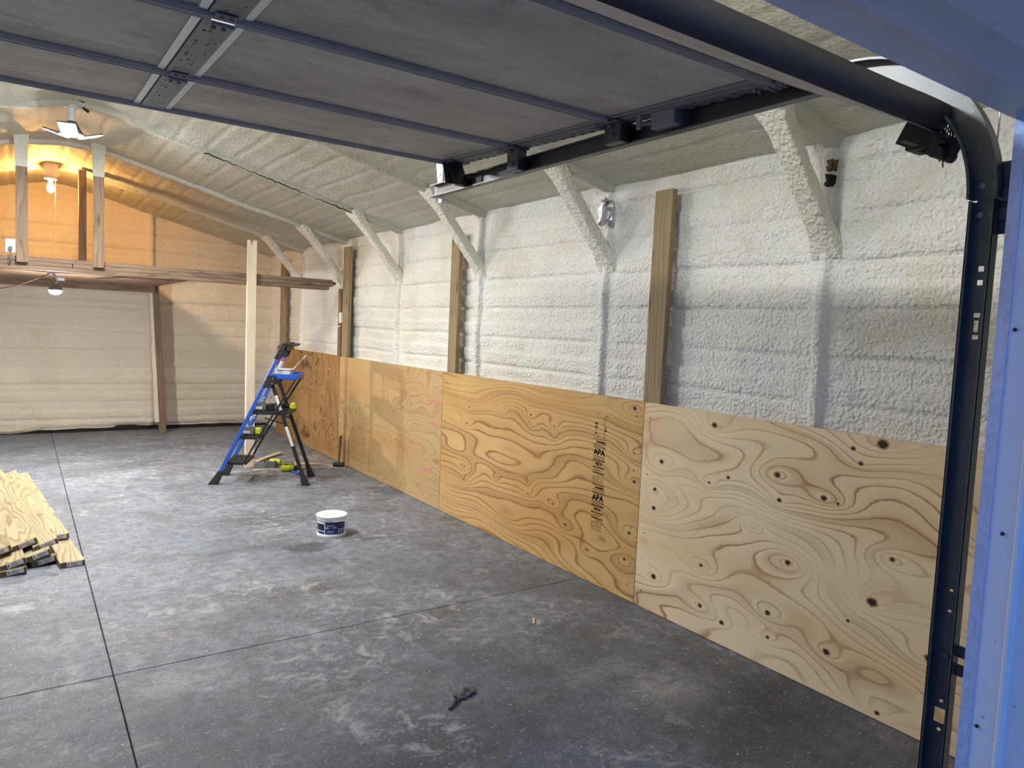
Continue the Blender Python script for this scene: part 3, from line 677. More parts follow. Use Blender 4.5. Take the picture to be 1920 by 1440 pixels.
WORKM = emissive('work_light_glow', (1.0, .96, .88), WORK_I / (math.pi * .055 ** 2))
e = empty('clamp_lamp', (-2.745, 5.20, 1.80)); tag(e, 'small clamp work lamp glowing white under the loft', 'lamp')
m = MB(); m.lathe([(.056, -.004), (.060, .006), (.052, .022), (.030, .045), (.020, .055)], 24); part('lamp_housing', m, GREYP, e, True)
m = MB(); m.lathe([(.055, -.004), (.050, -.022), (.034, -.038), (.001, -.046)][::-1], 24, cap=False); part('lens', m, WORKM, e, True)
m = MB(); m.tube([(0, 0, .05), (.02, -.01, .09), (0.0, -.03, .13), (-.03, -.03, .165)], .008, 8); m.box((-.035, -.03, .165), (.06, .03, .03)); m.box((.045, -.005, .105), (.06, .03, .025)); part('clamp', m, STEEL, e)
m = MB(); pts = []
for i in range(22):
    t = i / 21; x = -.05 - .85 * t; pts.append((x, -.03 - .02 * t, .15 - .19 * math.sin(math.pi * min(t * .82, 1)) * 1.0 + .02 * t))
m.tube(pts, .0045, 6); part('cord', m, CORDM, e, True)

e = empty('wall_outlet', (-3.093, 4.885, 2.165)); tag(e, 'white outlet with a plug on the left loft stud', 'outlet')
m = MB(); m.box((0, -.006, 0), (.074, .010, .118)); m.box((0, .02, 0), (.06, .05, .1)); part('cover_plate', m, WHITEP, e, False, .002)
m = MB()
for (dx, z) in ((-.006, .027), (.006, .027)): m.box((dx, -.0118, z), (.0025, .001, .009))
m.lathe([(.003, 0), (.003, .001)], 8, c=(0, -.0115, .018), R=Matrix.Rotation(math.pi / 2, 3, 'X')); part('slots', m, BLACKP, e)
m = MB(); m.box((0, -.026, -.024), (.028, .030, .034)); m.tube([(0, -.03, -.04), (.002, -.032, -.075), (.012, -.03, -.115), (.002, -.028, -.14), (-.012, -.022, -.12)], .006, 8); part('plug', m, GREYP, e, True, .004)

# ------------------------------------------------------------------ overhead door, rolled up under the ceiling
door = empty('overhead_door', (-2.61, .125, 2.412)); tag(door, 'grey sectional overhead door rolled up flat under the ceiling', 'garage door')
DX0, DX1 = -3.957, -1.263
sl = math.atan(.04)
def sect(y_a, z_a, ang, length):
    d = Vector((0, -math.cos(ang), -math.sin(ang))); n = Vector((0, math.sin(ang), -math.cos(ang)))    # along, and down/inward
    base = Vector((0, y_a, z_a)) - Vector(door.location)
    def T(x, s, h): return base + d * s + n * h + Vector((x, 0, 0))
    return T, d, n, length
def tbox(mb, T, x0, x1, s0, s1, h0, h1):
    V = [T(x, s, h) for x in (x0, x1) for s in (s0, s1) for h in (h0, h1)]
    mb.add(V, [(0, 1, 3, 2), (4, 6, 7, 5), (0, 4, 5, 1), (2, 3, 7, 6), (0, 2, 6, 4), (1, 5, 7, 3)])
secs = [(.125, 2.412, sl, .560), (-.436, 2.3895, sl, .624), (-1.061, 2.3645, sl, .648), (-1.712, 2.338, math.radians(26.6), .470)]
for si, (ya, za, an, ln_) in enumerate(secs):
    T, d, n, ln_ = sect(ya, za, an, ln_)
    m = MB(); tbox(m, T, DX0, DX1, .004, ln_ - .002, -.040, 0.0); s_ = part('door_section', m, PANELM, door, False, .003)
    for (a, b) in (((.005, .019), (ln_ - .015, ln_ - .003)) if si < 3 else ((.005, .019),)):       # lips along both long edges
        m = MB(); tbox(m, T, DX0, DX1, a, b, 0, .014); tbox(m, T, DX0, DX1, a + .003, b - .003, .012, .018); part('rail', m, RAILM, s_, False, .002)
    if si < 3:
        for (xc, w_, fl) in ((-2.610, .078, (-1, 1)), (DX1 - .030, .058, (-1,)), (DX0 + .030, .058, (1,))):
            m = MB(); tbox(m, T, xc - w_ / 2, xc + w_ / 2, .030, ln_ - .024, 0, .012); part('stile', m, STILEM, s_, False, .001)
            for sgn in fl:
                m = MB(); x0 = xc + sgn * (w_ / 2 + .003); x1 = x0 + sgn * .022
                tbox(m, T, min(x0, x1), max(x0, x1), .030, ln_ - .024, 0, .008); part('stile_flange', m, GALV if xc == -2.610 else STILEM, s_, False, .002)
            m = MB(); rr = random.Random(si * 7 + int(xc * 10))
            for q in range(26):
                s0 = .07 + (ln_ - .14) * rr.random(); xx = xc + rr.choice((-.022, -.008, .010, .022)) * (w_ / .078); r_ = rr.choice((.0022, .003, .0035))
                tbox(m, T, xx - r_, xx + r_, s0 - r_, s0 + r_, .0118, .0124)
            if xc > -2: 
                for q in range(9): tbox(m, T, DX1 - .012, DX1 - .001, .06 + q * .058, .082 + q * .058, .0118, .0125)
            part('punched_holes', m, DARKGAP, s_)
            # hinge over the joint at the front of this section
            m = MB(); tbox(m, T, xc - .026, xc + .026, ln_ - .065, ln_ - .012, .012, .015); tbox(m, T, xc - .026, xc + .026, ln_ + .006, ln_ + .055, .014, .018)
            m.tube([T(xc - .028, ln_ - .002, .022), T(xc + .028, ln_ - .002, .022)], .007, 10)
            for (dx, ss) in ((-.012, -.050), (.012, -.050), (-.012, .036), (.012, .036)): m.box(T(xc + dx, ln_ + ss, .020), (.011, .011, .009))
            part('hinge', m, STILEM, s_, False, .001)
    else:
        # steel bottom edge, wide rubber seal and its frayed end
        m = MB(); tbox(m, T, DX0 - .005, DX1 + .005, ln_ - .004, ln_ + .006, -.042, .003); part('edge_retainer', m, RAILM, s_, False, .001)
        m = MB(); V = []
        pr_ = [(.004, .002), (.012, .003), (.019, -.004), (.023, -.020), (.022, -.038), (.014, -.053), (.003, -.060), (-.004, -.056), (.007, -.040), (.007, -.012)]
        nx = 60
        for i in range(nx):
            x = DX0 - .01 + (DX1 + .035 - DX0) * i / (nx - 1); wv = .004 * float(fbm(np.array(x * 6), np.array(.5), 12, 2))
            V += [T(x, ln_ + a + wv, h + wv) for a, h in pr_]
        k_ = len(pr_); m.add(V, [(i * k_ + j, i * k_ + (j + 1) % k_, (i + 1) * k_ + (j + 1) % k_, (i + 1) * k_ + j) for i in range(nx - 1) for j in range(k_)] + [tuple(range(k_)), tuple((nx - 1) * k_ + j for j in range(k_))])
        sl_ = part('bottom_seal', m, BLACKR, s_, True)
        m = MB(); rr = random.Random(5)
        for q in range(26):
            a = Vector(T(DX1 + .030, ln_ + rr.uniform(0, .03), rr.uniform(-.06, .01))); b = a + Vector((rr.uniform(-.02, .035), rr.uniform(-.03, .01), rr.uniform(-.075, -.02)))
            m.tube([a, (a + b) / 2 + Vector((rr.uniform(-.01, .01), 0, .004)), b], .0018, 4)
        o = part('frayed_strands', m, BLACKR, s_); o['kind'] = 'stuff'
TX = -1.233
def W2(v): return Vector(v) - Vector(door.location)
def roller(y, z, xa=-1.29):
    m = MB(); m.tube([W2((xa, y, z)), W2((TX - .010, y, z))], .0055, 8); r_ = part('roller', m, STEEL, door)
    m = MB(); m.tube([W2((TX - .032, y, z)), W2((TX - .028, y, z)), W2((TX - .008, y, z)), W2((TX - .004, y, z))], [.018, .024, .024, .018], 16); part('roller_wheel', m, BLACKP, r_, True)
    m = MB(); m.tube([W2((TX - .036, y, z)), W2((TX - .031, y, z))], .008, 8); part('roller_hub', m, STEEL, r_, True)
TZ = 2.312
# roller carriers at the top edge and at the two middle joints
roller(.045, TZ)
m = MB(); m.bar(W2((-1.298, .075, 2.402)), W2((-1.285, .020, 2.295)), .075, .004, (0, 1, .5)); m.bar(W2((-1.330, .085, 2.402)), W2((-1.318, .070, 2.300)), .010, .06, (1, 0, 0)); m.box(W2((-1.30, .05, 2.398)), (.10, .09, .010)); m.box(W2((-1.275, .04, 2.300)), (.05, .05, .012))
part('top_bracket', m, TRACKM, door, False, .002)
for y, z in ((-.436, 2.3895), (-1.061, 2.3645)):
    roller(y - .01, TZ)
    m = MB(); m.box(W2((-1.283, y, (z + TZ) / 2 - .008)), (.045, .085, z - TZ + .04)); m.box(W2((-1.30, y, z - .018)), (.085, .12, .008)); m.tube([W2((-1.31, y, TZ)), W2((-1.262, y, TZ))], .011, 10)
    part('roller_carrier', m, TRACKM, door, False, .003)
# slide lock on the third section
m = MB(); m.box(W2((-1.262, -1.30, 2.322)), (.085, .105, .055)); m.box(W2((-1.31, -1.20, 2.333)), (.012, .022, .060)); m.bar(W2((-1.312, -1.20, 2.318)), W2((-1.285, -1.27, 2.316)), .008, .012); m.box(W2((-1.268, -1.242, 2.312)), (.028, .012, .010))
part('slide_lock', m, STILEM, door, False, .003)
# bottom bracket and its roller
yb, zb = -2.085, 2.135
m = MB(); m.bar(W2((-1.235, -2.050, 2.140)), W2((-1.230, -2.185, 2.070)), .055, .006, (1, 0, 0)); m.tube([W2((-1.275, -2.150, 2.072)), W2((-1.185, -2.150, 2.072))], .015, 12); m.box(W2((-1.310, -2.110, 2.092)), (.070, .020, .006)); m.box(W2((-1.225, -2.120, 2.092)), (.07, .09, .010))
part('bottom_bracket', m, IRON, door, False, .002)

# track: horizontal run, bend, vertical run with slots
trk = empty('door_track', (TX, -2.258, 0)); tag(trk, 'dark steel right door track, upright and bending back under the ceiling', 'track')
def WT(v): return Vector(v) - Vector(trk.location)
RB = .36; CY, CZ = -2.258 + RB, TZ - RB; HW = .027
def channel(path, name, mat, HW=.031):
    # path: (y, z, ny, nz) with n pointing to the outer side of the bend
    t = .0022
    pr_ = [(TX, -HW), (TX, HW), (TX - .034, HW), (TX - .034, HW - .006), (TX - .034 + t, HW - .006), (TX - .034 + t, HW - t), (TX - t, HW - t), (TX - t, -HW + t), (TX - .034 + t, -HW + t), (TX - .034 + t, -HW + .006), (TX - .034, -HW + .006), (TX - .034, -HW)]
    m = MB(); V = []; k_ = len(pr_)
    for (y, z, ny, nz) in path: V += [WT((x, y + ny * q, z + nz * q)) for x, q in pr_]
    N_ = len(path)
    m.add(V, [(i * k_ + j, i * k_ + (j + 1) % k_, (i + 1) * k_ + (j + 1) % k_, (i + 1) * k_ + j) for i in range(N_ - 1) for j in range(k_)] + [tuple(range(k_)), tuple((N_ - 1) * k_ + j for j in range(k_))])
    return part(name, m, mat, trk)
channel([(.385, TZ, 0, 1), (CY, TZ, 0, 1)], 'horizontal_rail', TRACKM)
bendp = lambda a, b: [(CY - RB * math.sin(q), CZ + RB * math.cos(q), -math.sin(q), math.cos(q)) for q in np.linspace(a, b, 12)]
channel(bendp(0, 1.0), 'upper_bend', LITBEND); channel(bendp(1.0, math.pi / 2), 'lower_bend', TRACKM)  # one bend in two tones: lamplit arc above, shaded part below, both painted
# vertical run: flanges and a pierced web
vt = CZ - .004; m = MB()
for q in (-HW, HW): 
    m.box(WT((TX - .014, -2.258 + q * .97, vt / 2)), (.028, .0022, vt)); m.box(WT((TX - .027, -2.258 + q * .90, vt / 2)), (.002, .006, vt))
holes = [(1.797, .012, .012), (1.766, .012, .012), (1.692, .014, .010), (1.667, .010, .026), (1.642, .013, .010), (1.048, .008, .006), (.998, .008, .006), (.778, .008, .007), (.742, .027, .036), (.708, .009, .008)]
zc = vt
for (z, w_, h_) in holes:
    a = z + h_ / 2; m.box(WT((TX - .001, -2.258, (zc + a) / 2)), (.0022, 2 * HW, zc - a))
    sd = (2 * HW - w_) / 2
    for sg in (-1, 1): m.box(WT((TX - .001, -2.258 + sg * (w_ / 2 + sd / 2), z)), (.0022, sd, h_))
    zc = z - h_ / 2
m.box(WT((TX - .001, -2.258, zc / 2)), (.0022, 2 * HW, zc)); part('vertical_rail', m, TRACKM, trk)
m = MB(); m.box(WT((TX + .004, -2.27, vt + .005)), (.006, .07, .16)); part('flag_plate', m, TRACKM, trk, False, .002)
for (y, z) in ((-2.246, vt + .035), (-2.272, vt + .04), (-2.246, vt - .03), (-2.272, vt - .028)):
    m = MB(); m.lathe([(.008, 0), (.007, .003), (.003, .005)], 10, R=Matrix.Rotation(-math.pi / 2, 3, 'Y')); o = part('bolt', m, STILEM, trk, True); o.location = WT((TX - .002, y, z))
for z in (vt + .008, vt - .032, .912, .868):
    m = MB(); m.box(WT((TX - .004, -2.312, z)), (.004, .062, .028)); m.box(WT((TX + .022, -2.328, z)), (.050, .004, .028)); part('jamb_bracket', m, TRACKM, trk, False, .001)
m = MB(); m.lathe([(.011, 0), (.010, .004), (.004, .005)], 14, R=Matrix.Rotation(-math.pi / 2, 3, 'Y')); o = part('rivet_boss', m, TRACKM, trk, True); o.location = WT((TX - .002, -2.258, .888))
# hanger at the inner end
m = MB(); zt_ = 2.86; m.box(WT((TX + .012, .345, (2.255 + zt_) / 2)), (.004, .034, zt_ - 2.255)); m.box(WT((TX + .028, .361, (2.255 + zt_) / 2)), (.034, .004, zt_ - 2.255)); hg = part('hanger_angle', m, GALV, trk)
m = MB()
for i in range(16): m.box(WT((TX + .0095, .345 + (.006 if i % 2 else -.004), 2.30 + i * .033)), (.0012, .007, .018))
part('hanger_slots', m, DARKGAP, hg)
m = MB(); m.prism([(.37, 2.30), (.37, 2.72), (.50, 2.80), (.46, 2.70)], lambda p, x: WT((x, p[0], p[1])), TX + .014, TX + .018); part('brace_plate', m, GALV, trk)
m = MB(); m.box(WT((TX - .0035, .20, TZ - .002)), (.001, .33, .046)); m.box(WT((TX - .0035, -.055, TZ)), (.001, .05, .030)); part('rail_lit_strip', m, PAPER, trk, label='pale strip painted as lamplight inside the end of the rail')  # pale strips added on the web to paint the lamplit end of the rail
# lift cable
m = MB(); m.tube([(-1.222, -2.262, 2.02), (-1.224, -2.262, 2.75)], .0022, 6); m.lathe([(.009, 0), (.009, .035), (.006, .045)], 10, c=(-1.222, -2.262, 2.17))
tag(part('lift_cable', m, STEEL, None, True), 'thin steel lift cable beside the bend of the door track', 'cable')

# ------------------------------------------------------------------ stepladder
lad = empty('stepladder', (-1.495, 4.195, 0), math.atan2(-.44, .898)); tag(lad, 'blue and black folding stepladder with platform tray in front of the pine post', 'ladder')
WD = .425
rail = lambda z: (z * .4585, z)              # front rails lean back: s as a function of height
for y in (0.0, WD):
    m = MB(); a, b = rail(.05), rail(1.315); m.bar((a[0], y, a[1]), (b[0], y, b[1]), .034, .024, (0, 1, 0)); m.bar((a[0] + .012, y + (.012 if y == 0 else -.012), a[1]), (b[0] + .012, y + (.012 if y == 0 else -.012), b[1]), .010, .008, (0, 1, 0))
    r_ = part('front_rail', m, BLUE, lad, False, .003)
    m = MB(); V = []
    for (z, hs, hy, ds) in ((0, .042, .026, -.012), (.012, .044, .027, -.010), (.10, .030, .018, .0), (.135, .027, .016, .002)):
        s = z * .4585 + ds; V += [(s + sx * hs, y + sy * hy, z) for sx, sy in ((-1, -1), (1, -1), (1, 1), (-1, 1))]
    m.add(V, [(i * 4 + j, i * 4 + (j + 1) % 4, i * 4 + 4 + (j + 1) % 4, i * 4 + 4 + j) for i in range(3) for j in range(4)] + [(3, 2, 1, 0), (12, 13, 14, 15)]); part('foot', m, BLACKR, r_, False, .003)
    m = MB(); a, b = (.500, 1.035), (.838, .05); m.bar((a[0], y + (.03 if y == 0 else -.03), a[1]), (b[0], y, b[1]), .034, .024, (0, 1, 0)); q_ = part('rear_leg', m, BLACKP, lad, False, .003)
    m = MB(); V = []
    for (z, hs, hy) in ((0, .036, .026), (.012, .036, .026), (.10, .022, .018), (.14, .019, .015)):
        s = .855 - z * .343; V += [(s + sx * hs, y + sy * hy, z) for sx, sy in ((-1, -1), (1, -1), (1, 1), (-1, 1))]
    m.add(V, [(i * 4 + j, i * 4 + (j + 1) % 4, i * 4 + 4 + (j + 1) % 4, i * 4 + 4 + j) for i in range(3) for j in range(4)] + [(3, 2, 1, 0), (12, 13, 14, 15)]); part('foot', m, BLACKR, q_, False, .003)
    if y == 0:
        for (z0, z1) in ((.875, .735), (.575, .385)):
            f = lambda z: (.500 + (1.035 - z) * .343, (.03 * (z - .05) / .985) - .0135, z)
            m = MB(); m.bar(f(z0), f(z1), .028, .001, (0, 1, 0)); part('safety_sticker', m, PAPER, q_)
    # strap linking tray and steps
    m = MB(); m.bar((.735, y, 1.03), (.405, y, .470), .017, .007, (0, 1, 0)); m.bar((.405, y, .470), (.272, y, .215), .017, .007, (0, 1, 0)); part('link_strap', m, BLACKP, lad)
    m = MB(); m.bar((.455, y + .004, .655), (.640, y + .01, .600), .013, .006, (0, 1, 0)); part('spreader', m, BLACKP, lad)
    # hinge block
    m = MB(); m.prism([(.435, .955), (.475, 1.065), (.555, 1.070), (.545, .985), (.49, .945)], lambda p, yy: (p[0], yy, p[1]), y - .020, y + .020); hb = part('hinge_block', m, BLACKP, lad, False, .003)
    m = MB()
    for (s, z) in ((.470, 1.035), (.530, 1.04), (.520, .995)): m.tube([(s, y - .023, z), (s, y + .023, z)], .005, 8)
    part('rivet', m, STEEL, hb)
for (s0, s1, z, nm) in ((.095, .285, .215, 'step'), (.210, .412, .468, 'step'), (.322, .690, .712, 'platform')):
    m = MB(); m.box(((s0 + s1) / 2, WD / 2, z - .012), (s1 - s0, WD - .03, .030))
    for i in range(5): m.box((s0 + .03 + (s1 - s0 - .06) * i / 4, WD / 2, z + .004), (.012, WD - .07, .004))
    m.box((s0 + .006, WD / 2, z - .022), (.012, WD + .02, .036)); st_ = part(nm, m, BLACKP, lad, False, .004)
    m = MB()
    for y in (-.006, WD + .006): m.tube([(s0 + .025, y - .012, z - .015), (s0 + .025, y + .012, z - .015)], .005, 8); m.tube([(s1 - .012, y - .006, z - .015), (s1 - .012, y + .006, z - .015)], .006, 8)
    part('rivet', m, STEEL, st_)
# project tray with raised rim
m = MB(); m.box((.635, WD / 2, 1.038), (.235, WD - .02, .010))
for (c, d) in (((.635, .006, 1.060), (.235, .020, .050)), ((.635, WD - .006, 1.060), (.235, .020, .050)), ((.752, WD / 2, 1.060), (.020, WD, .050)), ((.53, WD / 2, 1.056), (.016, WD - .02, .040)), ((.69, WD / 2, 1.052), (.010, WD - .03, .03))): m.box(c, d)
part('tray', m, BLUE, lad, False, .006)
# top handle
m = MB(); a, b = rail(1.245), rail(1.375)
V = []
for (z, hs) in ((1.235, .034), (1.30, .030), (1.365, .026), (1.385, .022)):
    s = z * .4585
    V += [(s + sx * hs, yy, z) for sx, yy in ((-1, -.026), (1, -.026), (1, .020), (-1, .020))]
hm = MB(); hm.add(V, [(i * 4 + j, i * 4 + (j + 1) % 4, i * 4 + 4 + (j + 1) % 4, i * 4 + 4 + j) for i in range(3) for j in range(4)] + [(3, 2, 1, 0), (12, 13, 14, 15)])
hm.add([(x, y + WD + .006 - (0), z) for x, y, z in V], [(i * 4 + j, i * 4 + (j + 1) % 4, i * 4 + 4 + (j + 1) % 4, i * 4 + 4 + j) for i in range(3) for j in range(4)] + [(3, 2, 1, 0), (12, 13, 14, 15)])
hm.bar((.612, 0, 1.335), (.612, WD, 1.335), .085, .055); hm.box((.655, WD / 2, 1.365), (.12, WD + .04, .022)); part('top_handle', hm, BLACKP, lad, False, .006)
# printing on the far rail
m = MB()
for i in range(9):
    z = .60 + .026 * i; m.box((z * .4585 - .004 * (i % 2), WD - .0135, z), (.018, .001, .014), Matrix.Rotation(-.43, 3, 'Y'))
part('rail_lettering', m, PRINTW, lad)
m = MB(); f = lambda z: (z * .4585, WD - .0135, z); m.bar(f(1.10), f(1.205), .040, .001, (0, 1, 0)); part('warning_label', m, PAPER, lad)
m = MB(); m.bar(f(1.185), f(1.215), .040, .0015, (0, 1, 0)); part('warning_heading', m, RED, lad)
def onlad(s, y, z):
    a = math.atan2(-.44, .898); return Vector((-1.495 + s * math.cos(a) - y * math.sin(a), 4.195 + s * math.sin(a) + y * math.cos(a), z))

# plastic tub with a stir stick on the tray
e = empty('paint_tub', onlad(.60, .20, 1.0435), -.45); tag(e, 'translucent plastic tub resting in the blue tray of the stepladder', 'tub')
m = MB()
for (c, d) in (((0, 0, .002), (.13, .15, .004)), ((-.068, 0, .040), (.006, .165, .080)), ((.068, 0, .040), (.006, .165, .080)), ((0, -.080, .040), (.14, .006, .080)), ((0, .080, .040), (.14, .006, .080)), ((0, -.086, .078), (.155, .012, .006)), ((0, .086, .078), (.155, .012, .006)), ((.075, 0, .078), (.012, .17, .006)), ((-.075, 0, .078), (.012, .17, .006))): m.box(c, d)
part('tub_body', m, TRAYP, e, False, .002)
m = MB(); a = onlad(.635, .20, 1.065); b = onlad(.765, .24, 1.225); m.bar(a, b, .016, .006); dd = (b - a).normalized(); m.bar(b, b + dd * .055, .034, .008)
tag(part('putty_brush', m, WHITEP, None, False, .002), 'white stick leaning up out of the plastic tub', 'tool')

def drill_proto(name):
    e = empty(name)
    m = MB(); m.tube([(-.075, 0, .175), (-.07, 0, .175), (-.02, 0, .178), (.045, 0, .178), (.055, 0, .178)], [.018, .031, .034, .032, .026], 14); part('motor_body', m, LIME, e, True)
    m = MB(); m.tube([(.053, 0, .178), (.062, 0, .178), (.085, 0, .178), (.108, 0, .178), (.118, 0, .178)], [.027, .027, .022, .019, .010], 12); part('chuck', m, BLACKP, e, True)
    m = MB(); m.tube([(-.018, 0, .155), (-.026, 0, .12), (-.032, 0, .08), (-.030, 0, .055)], [.021, .019, .019, .023], 10); part('grip', m, BLACKP, e, True)
    m = MB(); m.box((.002, 0, .140), (.016, .014, .030)); part('trigger', m, BLACKP, e, False, .002)
    m = MB(); m.box((-.018, 0, .048), (.105, .062, .018)); m.box((-.066, 0, .175), (.022, .050, .050)); part('shell_base', m, LIME, e, False, .004)
    m = MB(); m.box((-.016, 0, .019), (.112, .068, .038)); m.box((.038, 0, .022), (.012, .05, .026)); bt = part('battery', m, GREYP, e, False, .004)
    return e
d0 = drill_proto('cordless_drill'); tag(d0, 'lime and black cordless drill lying on the floor against the pine post', 'drill', 'lime cordless tools')
def lay(o, loc, yaw):
    o.matrix_world = Matrix.Translation(loc) @ Matrix.Rotation(yaw, 4, 'Z') @ Matrix.Rotation(math.pi / 2, 4, 'X')
lay(d0, Vector((-.815, 4.790, .036)), 2.5)
d1 = copy_tree(d0); lay(d1, Vector((-.620, 4.685, .036)), -.35); d1['label'] = 'lime and black cordless drill lying on the floor under the ladder platform'
d2 = copy_tree(d0); lay(d2, onlad(.50, .30, .748), 1.2); d2['label'] = 'lime and black cordless drill resting on the ladder platform'
def battery(loc, yaw, lab, lime):
    e = empty('tool_battery', loc, yaw); tag(e, lab, 'battery', 'tool batteries on the ladder')
    m = MB(); m.box((0, 0, .030), (.115, .075, .060)); m.box((0, 0, .068), (.090, .050, .018)); m.box((.05, 0, .03), (.02, .05, .03)); part('battery_case', m, GREYP, e, False, .005)
    m = MB(); m.box((-.059, 0, .040), (.004, .05, .014)); m.box((-.01, -.0385, .028), (.06, .002, .025)); part('battery_label', m, PAPER, e)
    m = MB(); m.box((.092, .02, .034), (.06, .07, .062)); part('latch_end', m, LIME if lime else BLACKP, e, False, .006)
a0 = math.atan2(-.44, .898)
battery(onlad(.40, .10, .7185), a0, 'black tool battery at the near end of the ladder platform', False)
battery(onlad(.285, .12, .4745), a0, 'grey tool battery with lime end on the middle ladder step', True)

# ------------------------------------------------------------------ tub of joint compound on the floor
bk = empty('plastic_bucket', (-1.085, 2.150, 0)); tag(bk, 'small white bucket with a blue label alone on the concrete floor', 'bucket')
m = MB(); m.lathe([(.098, 0), (.108, .002), (.108, .016), (.101, .018), (.105, .125), (.112, .128), (.113, .142), (.108, .143), (.10, .143)], 48); part('tub_wall', m, WHITEP, bk, True)
m = MB(); m.lathe([(.05, .140), (.114, .140), (.117, .146), (.116, .156), (.110, .158), (.105, .154), (.03, .153), (.001, .153)], 48); ld = part('lid', m, WHITEP, bk, True)
m = MB(); rr = random.Random(2)
for i in range(9):
    a = rr.uniform(0, 3.14); c = Vector((rr.uniform(-.05, .05), rr.uniform(-.05, .05), .154)); q = Vector((math.cos(a), math.sin(a), 0)) * rr.uniform(.015, .04); m.tube([c - q, c + q], .0022, 4)
part('lid_ribs', m, TRAYP, ld)
def band(a0_, a1_, z0, z1, mat, name, par, off=.0012):
    m = MB(); n = 24; V = []
    for i in range(n + 1):
        a = math.radians(a0_ + (a1_ - a0_) * i / n)
        for z in (z0, z1): r = .101 + (.004 * (z - .018) / .107) + off; V.append((r * math.cos(a), r * math.sin(a), z))
    m.add(V, [(2 * i, 2 * i + 2, 2 * i + 3, 2 * i + 1) for i in range(n)]); return part(name, m, mat, par, True)
# camera sees the side facing about -111 degrees
lab = band(-137, -45, .024, .116, LABELB, 'blue_label', bk)
band(-137, -45, .104, .116, LABELD, 'label_heading', lab, .0018); band(-136, -60, .058, .063, LABELD, 'label_rule', lab, .0018); band(-86, -45, .024, .078, LABELD, 'label_icon_panel', lab, .0017)
band(-190, -141, .050, .100, LABELD, 'brand_panel', bk); band(-190, -141, .024, .042, LABELB, 'side_stripe', bk)
for i in range(3):
    for j in range(2): band(-82 + i * 12, -74 + i * 12, .032 + j * .020, .046 + j * .020, PRINTW, 'label_icon', lab, .0023)
band(-104, -91, .070, .085, PRINTW, 'label_window', lab, .0023); band(-103, -92, .075, .080, LABELD, 'label_window_slot', lab, .0028); band(-135, -122, .068, .078, PRINTW, 'label_mark', lab, .0023)
for (z, aa, bb) in ((.092, -130, -100), (.086, -130, -108), (.048, -128, -100), (.042, -128, -104), (.036, -128, -98)): band(aa, bb, z, z + .0025, PRINTW, 'label_line', lab, .0021)
m = MB(); V = []
for i in range(20):
    a = -.62 * math.pi + 1.02 * math.pi * i / 19; V.append((.120 * math.cos(a) + .010, .120 * math.sin(a), .128 - .008 * math.sin(math.pi * i / 19)))
m.tube(V, .003, 6); part('bail_handle', m, WHITEP, bk, True)

# ------------------------------------------------------------------ stack of yellow lumber, left
def lum(x, y, z, yaw, roll, label, tagw=.085, tagx=.01, Ln=2.44, mat=LUMBER, wd=.138):
    d = Vector((-math.sin(yaw), math.cos(yaw), 0)); lat = Vector((math.cos(yaw), math.sin(yaw), 0))
    up = Vector((0, 0, 1)) * math.cos(roll) - lat * math.sin(roll)
    pitch = 0.0
    o = board('lumber_board', mat, Ln, wd, .038, (x, y, z + .019), d, up, end=ENDGRAIN)
    m = MB(); m.box((-.0008, -tagx, .001), (.0012, tagw, .030)); t_ = part('end_tag', m, PAPER, o)
    m = MB(); rr = random.Random(int(x * 1000) & 255)
    for k in range(4): m.box((-.0016, -tagx + rr.uniform(-.012, .006), -.010 + .0065 * k), (.0006, tagw * rr.uniform(.35, .6), .0016))
    m.box((-.0016, -tagx + tagw * .40, .001), (.0006, tagw * .05, .018)); part('tag_print', m, INK, o)
    tag(o, label, 'lumber', 'yellow boards stacked on the floor')
    return o
lum(-2.768, 2.160, 0.0, .105, 0.0, 'yellow board lying flat on the floor, rightmost of the lumber stack')
lum(-2.915, 2.255, .012, .10, .20, 'bottom yellow board wedged beside the rightmost board of the lumber stack')
lum(-3.075, 2.130, .006, .085, .10, 'bottom yellow board second from the right in the lumber stack')
lum(-3.235, 2.16, 0.0, .06, 0.05, 'bottom yellow board at the left of the lumber stack')
lum(-2.830, 2.66, .046, .095, .03, 'yellow board with wavy grain on top of the rightmost board', Ln=2.30)
lum(-2.945, 2.235, .058, .095, .30, 'lower of two close yellow boards near the right of the stack')
lum(-3.075, 2.14, .050, .085, .30, 'middle yellow board second from the left end of the visible stack')
lum(-2.905, 2.300, .102, .092, .32, 'striped yellow board, top right of the lumber stack')
lum(-3.015, 2.330, .112, .088, .34, 'knotty yellow board lying on top in the middle of the lumber stack')
lum(-3.150, 2.270, .098, .070, .30, 'pale yellow board, top left of the visible lumber stack')

for o_ in D.objects:
    if o_.name.split('.')[0] in ('rivet', 'punched_holes', 'slots', 'tag_print', 'shell_base', 'rail_lettering', 'hanger_slots', 'lid_ribs', 'printed_stamp', 'printed_code'): o_['kind'] = 'stuff'
# ------------------------------------------------------------------ small things on the floor
e = empty('sledge_hammer', (-.105, 4.575, 0)); tag(e, 'short black headed sledge hammer standing on its head with wooden handle up', 'hammer')
m = MB(); hv = Vector((.79, -.61, 0)); m.tube([-hv * .062 + Vector((0, 0, .026)), -hv * .052 + Vector((0, 0, .026)), -hv * .03 + Vector((0, 0, .026)), hv * .03 + Vector((0, 0, .026)), hv * .052 + Vector((0, 0, .026)), hv * .062 + Vector((0, 0, .026))], [.020, .026, .0235, .0235, .026, .020], 8); part('head', m, IRON, e, False, .002)
m = MB(); m.tube([(0, 0, .04), (.005, 0, .12), (.012, 0, .24), (.018, 0, .345), (.018, 0, .350)], [.013, .015, .017, .018, .012], 10); part('handle', m, HANDLEWOOD, e, True)

